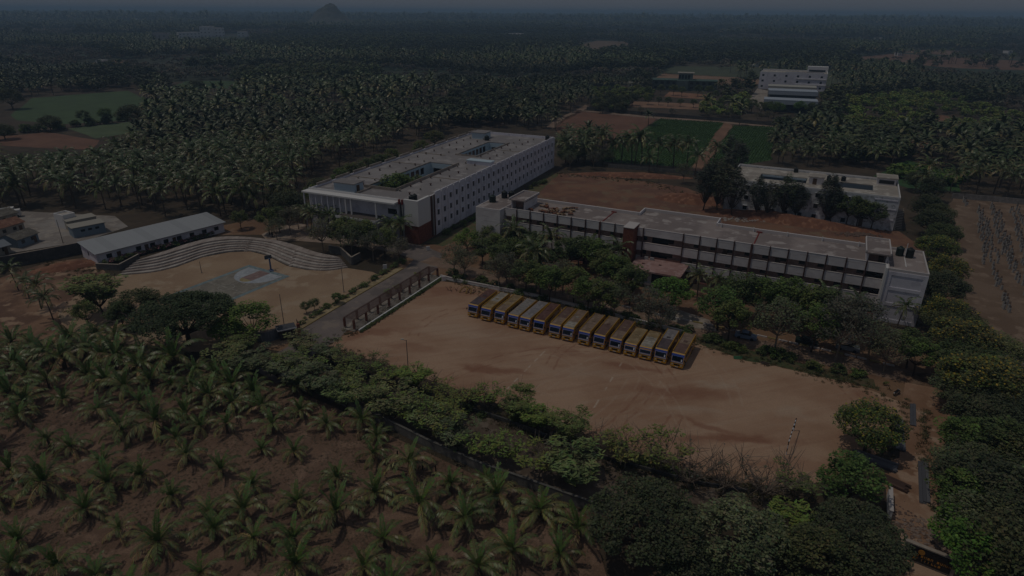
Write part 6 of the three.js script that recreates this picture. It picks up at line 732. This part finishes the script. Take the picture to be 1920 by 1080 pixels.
// ---------------------------------------------------------------- groves and far country
{
  const clear = [...fields.map((f) => f[2]), fieldPoly,
    pairs([-80.5,-36.8, -133.7,-101.8, -126.5,-135.4, -136.7,-155.5, -157.5,-167.4, -186.2,-202.7, -160.2,-205.7, -130.3,-201.5, -113.9,-186.2, -93.3,-198.7, -87.6,-193.2, -84.7,-198.9, -72.1,-208.3, -83.2,-244.4, -65.5,-300.6, -28.7,-380.8, 24.9,-364.7, 19.6,-280.3, 44.7,-283.1, 87.1,-273.8, 103.2,-288.1, 167.2,-269.1, 154.3,-246.2, 147.0,-223.2, 163.7,-234.5, 244.7,-212.1, 127.8,-75.0, 61.4,-37.7, 0.3,-25.8]),
    pairs([164.1,-462.9, 223.6,-626.2, 293.9,-812.9, 391.2,-836.3, 261.7,-545.5, 207.6,-446.8]), pairs([115.0,-568.0, 136.5,-671.6, 205.2,-665.2, 175.1,-563.4]), pairs([-735.4,-1391.1, -843.9,-1600.2, -803.6,-1606.8, -699.9,-1396.1]), pairs([-737.3,-1495.9, -891.1,-1813.3, -738.4,-1930.8, -604.2,-1575.5]), pairs([96.9,-583.3, 105.1,-628.6, 125.4,-629.8, 116.7,-584.4]), pairs([-24.2,-1734.9, -22.9,-1975.4, 29.3,-1985.1, 25.8,-1743.1]), pairs([834.6,-1613.5, 942.4,-1819.8, 982.5,-1826.1, 872.6,-1618.8]), pairs([756.8,-1047.0, 838.4,-1162.7, 858.0,-1164.7, 774.4,-1048.6]),
    pairs([-425.5,-477.8, -367.8,-506.0, -315.2,-568.2, -219.5,-397.1, -182.0,-316.1, -170.7,-265.9, -169.3,-256.3, -211.0,-263.5, -238.1,-254.2]), pairs([-257.2,-488.8, -324.7,-631.7, -265.7,-645.8, -205.8,-491.7]), pairs([-784.8,-1488.6, -636.4,-1206.3, -606.6,-1210.7, -748.1,-1494.2]), pairs([-822.5,-1671.7, -627.1,-1273.4, -505.7,-1319.2, -678.2,-1771.3]), pairs([538.0,-1076.7, 792.5,-981.5, 572.6,-705.1, 430.2,-832.2]), pairs([687.6,-1209.0, 822.6,-1257.4, 625.5,-953.1, 538.6,-944.6]), pairs([138.1,-661.0, 104.2,-494.9, 150.5,-483.9, 208.4,-676.2]), pairs([88.3,-503.0, 70.1,-407.0, 114.6,-395.1, 142.4,-493.2]), pairs([218.5,-625.9, 143.3,-399.0, 180.3,-387.5, 279.8,-585.2])];
  const boxes = clear.map((p) => p.reduce((b, [x, z]) => [Math.min(b[0], x), Math.max(b[1], x), Math.min(b[2], z), Math.max(b[3], z)], [1e9, -1e9, 1e9, -1e9]));
  const blocked = (x, z) => clear.some((p, i) => x > boxes[i][0] && x < boxes[i][1] && z > boxes[i][2] && z < boxes[i][3] && inside(x, z, p));
  const zone = { wood: [pairs([300.2,-880.6, 466.8,-1368.8, 692.4,-1488.8, 509.0,-1023.8, 424.9,-872.8]), pairs([-540.9,-1325.4, -640.0,-2048.9, -140.2,-2877.9, 236.4,-2228.9, 93.7,-1114.8, -193.6,-936.4, -383.4,-1011.3]), pairs([109.5,-883.1, 154.8,-1183.3, 284.4,-1267.7, 403.1,-1178.3, 310.1,-899.9])], green: [pairs([171.0,-346.9, 241.2,-491.9, 333.5,-564.2, 356.5,-536.2, 328.3,-467.6, 337.4,-415.2, 288.4,-350.9, 227.4,-355.2]), pairs([52.0,-432.8, 67.8,-573.4, 126.5,-568.6, 188.3,-477.8, 162.6,-399.9, 99.7,-442.1])], dry: [pairs([263.6,-384.3, 318.2,-472.6, 424.4,-513.0, 320.6,-380.9])], broad: [pairs([148.4,-281.8, 185.8,-353.7, 201.6,-347.9, 181.1,-293.8]), pairs([-60.2,-405.6, -37.4,-567.6, 19.2,-499.6, 13.3,-431.1, -19.1,-377.4]), pairs([-268.3,-596.9, -269.2,-702.5, -161.7,-778.3, -126.4,-654.7, -204.2,-550.5]), pairs([-310.8,-395.5, -396.1,-511.3, -361.2,-496.6, -308.7,-406.2]), pairs([-217.1,-361.0, -239.7,-404.7, -235.1,-420.6, -207.2,-370.3]), pairs([148.1,-365.7, 186.9,-464.0, 219.5,-465.4, 188.5,-385.2])], banana: [fields[19][2]] };
  const inZ = (k, x, z) => zone[k].some((p) => inside(x, z, p));
  const r = rng(2024), palms = [], broads = [], view = (x, z, m) => Math.abs(x) < -z * 0.84 + m;
  const ring = (d0, d1, sp, s0, s1) => { for (let z = -Math.max(60, d0 * 0.6); z > -d1; z -= sp) for (let x = -d1; x < d1; x += sp) { const px = x + rr(-0.38, 0.38, r) * sp, pz = z + rr(-0.38, 0.38, r) * sp, d = Math.hypot(px, pz); if (d < d0 || d >= d1 || !view(px, pz, 14) || (blocked(px, pz) && !(d > 560 && px > 230 && r() < 0.22))) continue; const n = fbm(px / 3000 + 10, pz / 3000 + 10, 9, 4, 640), wob = (fbm(px / 900 + 10, pz / 900 + 10, 6, 2, 41) - 0.5) * 1.2, ci = Math.floor((px * 0.86 + pz * 0.5) / 150 + wob), cj = Math.floor((pz * 0.86 - px * 0.5) / 210 + wob), h1 = d < 300 ? 0.5 : hash(ci, cj, 5), h2 = d < 300 ? 0.5 : hash(ci, cj, 6), s = rr(s0, s1, r) * (0.8 + 0.4 * h1); if (d > 450 && r() > 0.45 + 0.75 * h2) continue; let kind = inZ('wood', px, pz) ? 'wood' : inZ('green', px, pz) ? 'green' : inZ('broad', px, pz) ? 'broad' : inZ('dry', px, pz) ? 'dry' : d < 330 ? 'palm' : n > 0.6 || (d > 600 && h2 < 0.12) ? 'dry' : n > 0.545 && d > 400 ? 'wood' : r() < (d > 900 ? 0.3 : 0.1) ? (r() < 0.5 ? 'wood' : 'broad')  : 'palm';
    if (kind === 'dry' && r() < 0.5) continue; if (kind === 'palm' && r() < 0.1) continue;
    (kind === 'palm' ? palms : broads).push([px, pz, d, s, kind, h1]); } };
  ring(120, 420, 7.5, 1.0, 1.35); ring(420, 900, 8.4, 0.95, 1.3); ring(900, 1900, 11, 1.05, 1.5); ring(1900, 3600, 17, 1.7, 2.4); ring(3600, 7500, 34, 3.2, 4.6);
  palms.sort((a, b) => a[2] - b[2]);
  const seen = palms.filter(([x, z]) => view(x, z, 3)), near = new Set(seen.slice(0, 260));
  for (const [x, z, d, s] of near) tallPalm(x, z, s, ...(x > 60 ? ['tall coconut palm in the grove right of the white building', 'near palms of the right grove'] : x > -5 ? ['tall coconut palm behind the far corner of the courtyard building', 'palms behind the courtyard building'] : x < -128 ? ['tall coconut palm in the grove behind the sheds on the left edge', 'palms behind the sheds'] : x < -96 ? ['tall coconut palm in the grove right behind the classroom block', 'palms behind the classroom block'] : x < -62 ? ['tall coconut palm in the grove left of the courtyard building front', 'palms left of the courtyard building'] : ['tall coconut palm in the grove along the left wall of the courtyard building', 'palms along the courtyard building']));
  const rest = palms.filter((p) => !near.has(p)), M = new THREE.Matrix4(), Q = new THREE.Quaternion(), E = new THREE.Euler(), col = new THREE.Color();
  const palmLow = [0, 1, 2].map((k) => { const h = [7, 8.2, 6.2][k], c = palmCrown(80 + k, 15, 4.9, false); c.translate(0.4, h, 0); const t = palmTrunk(h, 0.4), cc = []; for (let i = 0; i < t.attributes.position.count; i++) cc.push(0.09, 0.07, 0.05); t.setAttribute('color', new THREE.Float32BufferAttribute(cc, 3)); t.deleteAttribute('uv'); return mergeGeometries([c.toNonIndexed(), t]); });
  const spread = (name, label, cat, geo, m, list, sink = 0) => { if (!list.length) return; const im = new THREE.InstancedMesh(geo, m, list.length); list.forEach(([x, z, d, s, , c], i) => { E.set(0, r() * 6.28, 0); M.compose(V3(x, -sink * s, z), Q.setFromEuler(E), V3(s, s * rr(0.88, 1.15, r), s)); im.setMatrixAt(i, M); const k = rr(0.68, 1.32, r) * (0.7 + 0.6 * (c ?? 0.5)); im.setColorAt(i, col.setRGB(k * rr(0.88, 1.14, r), k, k * rr(0.8, 1.1, r))); }); im.name = numbered(name); shade(im); scene.add(im); stuff(im, label, cat); };
  [0, 1, 2].forEach((k) => spread('palm_grove', ['dense mass of coconut palms filling the country behind the campus', 'mass of taller coconut palms mixed through the groves', 'mass of shorter coconut palms mixed through the groves'][k], 'palm grove', palmLow[k], tallMats[0], rest.filter((_, i) => i % 3 === k)));
  const clump = (seed, cols, R, H, n, ls, shape = 'dome') => { const g = treeGeo({ shape, R, H, trunk: 1.2, tr: 0.2, clumps: 16, cr: R * 0.36, leaves: n, ls, cols, limbs: 4 }, seed); return g.crown; };
  const types = { wood: clump(61, GD, 4.6, 9.5, 26, 0.9), green: clump(62, ['#6a7a34', '#5a6c2e', '#788440', '#4a5a2c'].map(lin), 3.0, 4.8, 30, 0.6), broad: clump(63, [...G1, ...GD], 4.6, 8, 28, 0.85), dry: clump(64, [...GG, ...['#5c5040', '#66584a'].map(lin)], 3.6, 5, 20, 0.7) };
  const names = { wood: ['dark_wood', 'dark wood of dense trees in the far country', 'wood'], green: ['green_thicket', 'yellow green thicket of low trees beyond the campus', 'thicket'], broad: ['broadleaf_wood', 'broad leaved trees standing among the palms', 'wood'], dry: ['dry_scrub', 'dry brownish scrub in the far country', 'scrub'] };
  for (const k of Object.keys(types)) spread(...names[k], types[k], leafMat, broads.filter((b) => b[4] === k));
  // single trees one can pick out
  plant('rain', -381.4,-857.7, 2.2, 'single round pale green tree standing above the far palms'); plant('dome', -213.6,-366.5, 1.5, 'dark round tree at the corner of the far left fields'); plant('dome', -254.8,-357.9, 1.1, 'dark round tree on the field boundary at the left'); plant('mid', -239.6,-384.2, 1.1, 'small dark tree on the hedge between the left fields'); plant('mid', -247.2,-376.2, 1.1, 'bushy tree in the hedge between the left fields'); plant('dome', -261.3,-332.1, 1.0, 'dark tree at the left frame edge beside the bare field'); plant('dome', -250.4,-525.9, 1.3, 'dark tree in front of the small grove clearing'); plant('dome', -335.0,-440.5, 1.6, 'large dark tree left of the far left fields');
  // banana plants
  const rb2 = rng(8); for (let k = 0; k < 110; k++) { const t = rb2(), u = rb2(), a = [150.7,-259.2], b = [173.4,-245.0], c = [179.7,-287.0]; const x = a[0] + (b[0] - a[0]) * t + (c[0] - a[0]) * u * 0.6, z = a[1] + (b[1] - a[1]) * t + (c[1] - a[1]) * u * 0.6; plant('banana', x, z, rr(0.8, 1.25, rb2), 'leafy green plant in the banana patch beyond the white building', 'banana patch plants'); }
}
// dry grass and litter tufts on the plantation soil and verges: nobody could count them
{
  const q = quads(), r = rng(12); for (let k = 0; k < 9; k++) { const a = r() * 6.28, l = rr(0.15, 0.4, r), h = rr(0.05, 0.25, r), c = tint(r, ['#7c6c56', '#70624c', '#867660', '#666448'].map(lin), 0.4), x = rr(-0.25, 0.25, r), z = rr(-0.25, 0.25, r); face(q, [[x - 0.03, 0.01, z], [x + 0.03, 0.01, z + 0.03], [x + Math.cos(a) * l, h, z + Math.sin(a) * l]], c); }
  const g = geoOf(q), area = pairs([-102.0,-104.1, -92.0,-114.8, -65.7,-109.7, -37.6,-96.6, -22.4,-86.4, 10.2,-66.9, 9.5,-54.4, -64.6,-51.7]), list = []; let x0 = 1e9, x1 = -1e9, z0 = 1e9, z1 = -1e9; for (const [x, z] of area) { x0 = Math.min(x0, x); x1 = Math.max(x1, x); z0 = Math.min(z0, z); z1 = Math.max(z1, z); }
  for (let k = 0; k < 48000; k++) { const x = rr(x0, x1, r), z = rr(z0, z1, r); if (inside(x, z, area) && fbm(x / 60 + 5, z / 60 + 5, 8, 3, 3) > 0.42) list.push([x, z]); }
  const im = new THREE.InstancedMesh(g, frondMat, list.length), M = new THREE.Matrix4(), Q = new THREE.Quaternion(), E = new THREE.Euler(); list.forEach(([x, z], i) => { E.set(0, r() * 6.28, 0); const s = rr(0.4, 1.0, r); M.compose(V3(x, 0.01, z), Q.setFromEuler(E), V3(s, s, s)); im.setMatrixAt(i, M); }); im.name = 'dry_grass'; shade(im); scene.add(im); stuff(im, 'dry grass tufts and palm litter on the plantation soil', 'grass');
}
// ---------------------------------------------------------------- rocky hill on the horizon
{
  const D = 2700, cx = -720, g = new THREE.PlaneGeometry(2, 2, 90, 60); g.rotateX(-Math.PI / 2); const p = g.attributes.position;
  for (let i = 0; i < p.count; i++) { const x = p.getX(i), z = p.getZ(i), u = x < -0.05 ? (x + 0.05) / 0.42 : (x + 0.05) / 0.75, e = Math.exp(-(Math.abs(u * 1.15) ** 2.6) - z * z * 3) * Math.max(0, 1 - Math.max(Math.abs(x), Math.abs(z)) ** 6), k = fbm(x * 0.5 + 0.5, z * 0.5 + 0.5, 7, 5, 6); p.setXYZ(i, x * 155, e * 76 * (0.55 + 0.9 * k) - 0.5, z * 130); }
  g.computeVertexNormals(); const o = struct('hill', g, mat(0x5c5a50, 0.95), 'bare rocky hill standing on the horizon'); o.position.set(cx, 0, -D);
}
// weeds and dry tufts along the ragged border of the field, the verges and the sandy ground
{
  const q = quads(), r = rng(55); for (let k = 0; k < 12; k++) { const a = r() * 6.28, l = rr(0.1, 0.3, r), h = rr(0.15, 0.5, r), c = tint(r, ['#5c5a34', '#6e6440', '#4a5030', '#7c6c4c'].map(lin), 0.4), x = rr(-0.3, 0.3, r), z = rr(-0.3, 0.3, r); face(q, [[x - 0.05, 0, z], [x + 0.05, 0, z + 0.05], [x + Math.cos(a) * l, h, z + Math.sin(a) * l]], c); }
  const list = [], along = (p, n, w, closed = true) => { const m = closed ? p.length : p.length - 1; for (let i = 0; i < m; i++) { const a = p[i], b = p[(i + 1) % p.length], L = Math.hypot(b[0] - a[0], b[1] - a[1]); for (let k = 0; k < L * n; k++) { const t = r(), g = fbm((a[0] + (b[0] - a[0]) * t) / 50 + 9, (a[1] + (b[1] - a[1]) * t) / 50 + 9, 7, 3, 8); if (g > 0.4) list.push([a[0] + (b[0] - a[0]) * t + rr(-w, w, r) * r(), a[1] + (b[1] - a[1]) * t + rr(-w, w, r) * r()]); } } };
  along(fieldPoly, 5, 2.6); along(pairs([-41.6,-109.3, -32.2,-105.0, -14.8,-95.1, 0.1,-86.7, 13.0,-78.4, 26.2,-73.4, 39.8,-69.2]), 14, 5, false); along(pairs([-16.8,-148.8, 16.7,-128.9, 36.6,-117.9, 65.6,-99.0]), 10, 4, false); along(pairs([17.6,-265.0, 53.1,-252.2, 76.4,-211.6, 119.8,-190.9]), 6, 6, false); along(pairs([-92.0,-114.8, -97.2,-124.6, -101.1,-147.1, -123.6,-158.9]), 8, 5, false); along(pairs([70.6,-92.0, 64.1,-81.8, 60.7,-74.3, 57.5,-67.8]), 8, 1.5, false);
  const im = new THREE.InstancedMesh(geoOf(q), leafMat, list.length), M = new THREE.Matrix4(), Q = new THREE.Quaternion(), E = new THREE.Euler(); list.forEach(([x, z], i) => { E.set(0, r() * 6.28, 0); const s = rr(0.5, 1.5, r); M.compose(V3(x, 0.03, z), Q.setFromEuler(E), V3(s, s, s)); im.setMatrixAt(i, M); }); im.name = 'weeds'; shade(im); scene.add(im); stuff(im, 'weeds and dry tufts along the field borders and verges', 'weeds');
}
// trees and hedges among the small fields near the green painted building, and on the left fields
put('mid', [[120.7,-545.4, 1.0], [130.5,-542.3, 1.1], [135.8,-535.4, 0.9], [148.9,-536.1, 1.1], [157.6,-536.5, 1.0], [107.7,-530.4, 1.0]], 'leafy tree before the green painted building', 'trees before the green painted building');
put('dome', [[60.0,-440.4, 1.0], [69.4,-456.0, 1.1], [78.7,-472.7, 1.1], [86.2,-478.8, 1.0], [69.5,-478.0, 1.1], [58.9,-460.9, 1.0], [72.6,-440.9, 0.9]], 'round tree in the clump left of the small fields', 'round trees left of the small fields');
put('mid', [[99.0,-485.2, 0.8], [106.3,-482.6, 0.7], [111.7,-477.1, 0.75], [120.0,-474.7, 0.7], [128.3,-469.5, 0.75], [145.1,-462.1, 0.9], [152.0,-454.5, 1.0], [157.8,-449.6, 1.0], [154.0,-506.2, 0.9], [166.3,-519.8, 0.9]], 'small tree on the hedge line between the small fields', 'hedge trees between the small fields');
put('sparse', [[83.5,-431.8, 0.7], [102.6,-423.3, 0.8], [123.8,-413.1, 0.8], [137.8,-420.2, 0.9], [150.8,-403.5, 0.9], [159.0,-408.1, 0.9]], 'thin tree behind the far wall of the green fields', 'thin trees behind the far wall');
for (let k = 0; k < 40; k++) { const t = k / 39, a = [-272.9,-344.0], b = [-232.8,-392.4]; plant(k % 2 ? 'bush' : 'mid', a[0] + (b[0] - a[0]) * t + rr(-4, 4), a[1] + (b[1] - a[1]) * t + rr(-4, 4), k % 2 ? rr(1.2, 2.2) : rr(0.4, 0.7), k % 2 ? 'low bush in the hedge between the left fields' : 'small tree in the hedge between the left fields', k % 2 ? 'hedge bushes of the left fields' : 'hedge trees of the left fields'); }
{ // rows of crop plants on the two green fields
  const q = quads(), r = rng(19); for (let k = 0; k < 10; k++) { const a = r() * 6.28, l = rr(0.25, 0.55, r), h = rr(0.2, 0.6, r); face(q, [[0, 0.05, 0], [Math.cos(a + 0.3) * l * 0.6, h, Math.sin(a + 0.3) * l * 0.6], [Math.cos(a) * l, h * 0.8, Math.sin(a) * l], [Math.cos(a - 0.3) * l * 0.6, h, Math.sin(a - 0.3) * l * 0.6]], tint(r, ['#527236', '#4a6a32', '#5c7a3e'].map(lin), 0.3)); }
  const list = []; for (const p of [fields[1][2], fields[2][2]]) { const b = p.reduce((m, [x, z]) => [Math.min(m[0], x), Math.max(m[1], x), Math.min(m[2], z), Math.max(m[3], z)], [1e9, -1e9, 1e9, -1e9]), cx = (b[0] + b[1]) / 2, cz = (b[2] + b[3]) / 2; for (let i = -90; i < 90; i++) for (let j = -95; j < 95; j++) { const u = i * 0.85 + rr(-0.3, 0.3, r), v = j * 1.25 + rr(-0.2, 0.2, r), x = cx + u * 0.43 + v * 0.9, z = cz - u * 0.9 + v * 0.43; if (inside(x, z, p) && r() < 0.92) list.push([x, z]); } }
  const im = new THREE.InstancedMesh(geoOf(q), leafMat, list.length), M = new THREE.Matrix4(), Q = new THREE.Quaternion(), E = new THREE.Euler(); list.forEach(([x, z], i) => { E.set(0, r() * 6.28, 0); const s = rr(0.7, 1.3, r); M.compose(V3(x, 0.02, z), Q.setFromEuler(E), V3(s, s, s)); im.setMatrixAt(i, M); }); im.name = 'crop_rows'; shade(im); scene.add(im); stuff(im, 'rows of low green crop plants on the two fields behind the palms', 'crops');
}
// low trees along the left wall of the courtyard building, bushes before the tin sheds
for (let k = 0; k < 17; k++) { const x = 2 + k * 6.4, n = 43.5 + rr(0, 7); plant(k % 3 === 1 ? 'bright' : k % 3 ? 'mid' : 'dome', -26.9 + 0.403 * x - 0.915 * n, -175.1 - 0.915 * x - 0.403 * n, rr(0.75, 1.1), 'green tree in the strip between the grove and the courtyard building', 'trees between the grove and the courtyard building'); }
put('bright', [[191.9,-441.2, 1.3], [179.7,-443.1, 0.9]], 'bright tree before the lower tin shed', 'bright trees before the tin sheds'); put('mid', [[170.1,-440.2, 1.1], [167.3,-421.4, 1.2], [193.7,-427.1, 1.2], [161.9,-430.4, 1.1], [160.9,-444.8, 1.1]], 'dark tree before the lower tin shed', 'dark trees before the tin sheds');
// painted kerb stones along the far side of the campus road
{ const l = pairs([21.2,-135.8, 33.3,-128.6, 43.7,-123.4, 53.3,-118.2, 64.0,-112.4, 73.6,-106.7]), t = thing('kerb_row', 'row of pale painted kerb stones along the shady road', 'kerb', [0, 0, 0]); for (let i = 0; i + 1 < l.length; i++) { const a = l[i], b = l[i + 1], L = Math.hypot(b[0] - a[0], b[1] - a[1]), n = Math.round(L / 2.2), an = -Math.atan2(b[1] - a[1], b[0] - a[0]); for (let k = 0; k < n; k++) { const g = box((k * L) / n, ((k + 1) * L) / n - 0.25, 0, 0.3, -0.15, 0.15); g.rotateY(an); g.translate(a[0], 0, a[1]); obj('kerb_stone', g, k % 3 ? parapetCap : mat(0x9a8a58, 0.9), t); } } }
renderer.render(scene, camera);
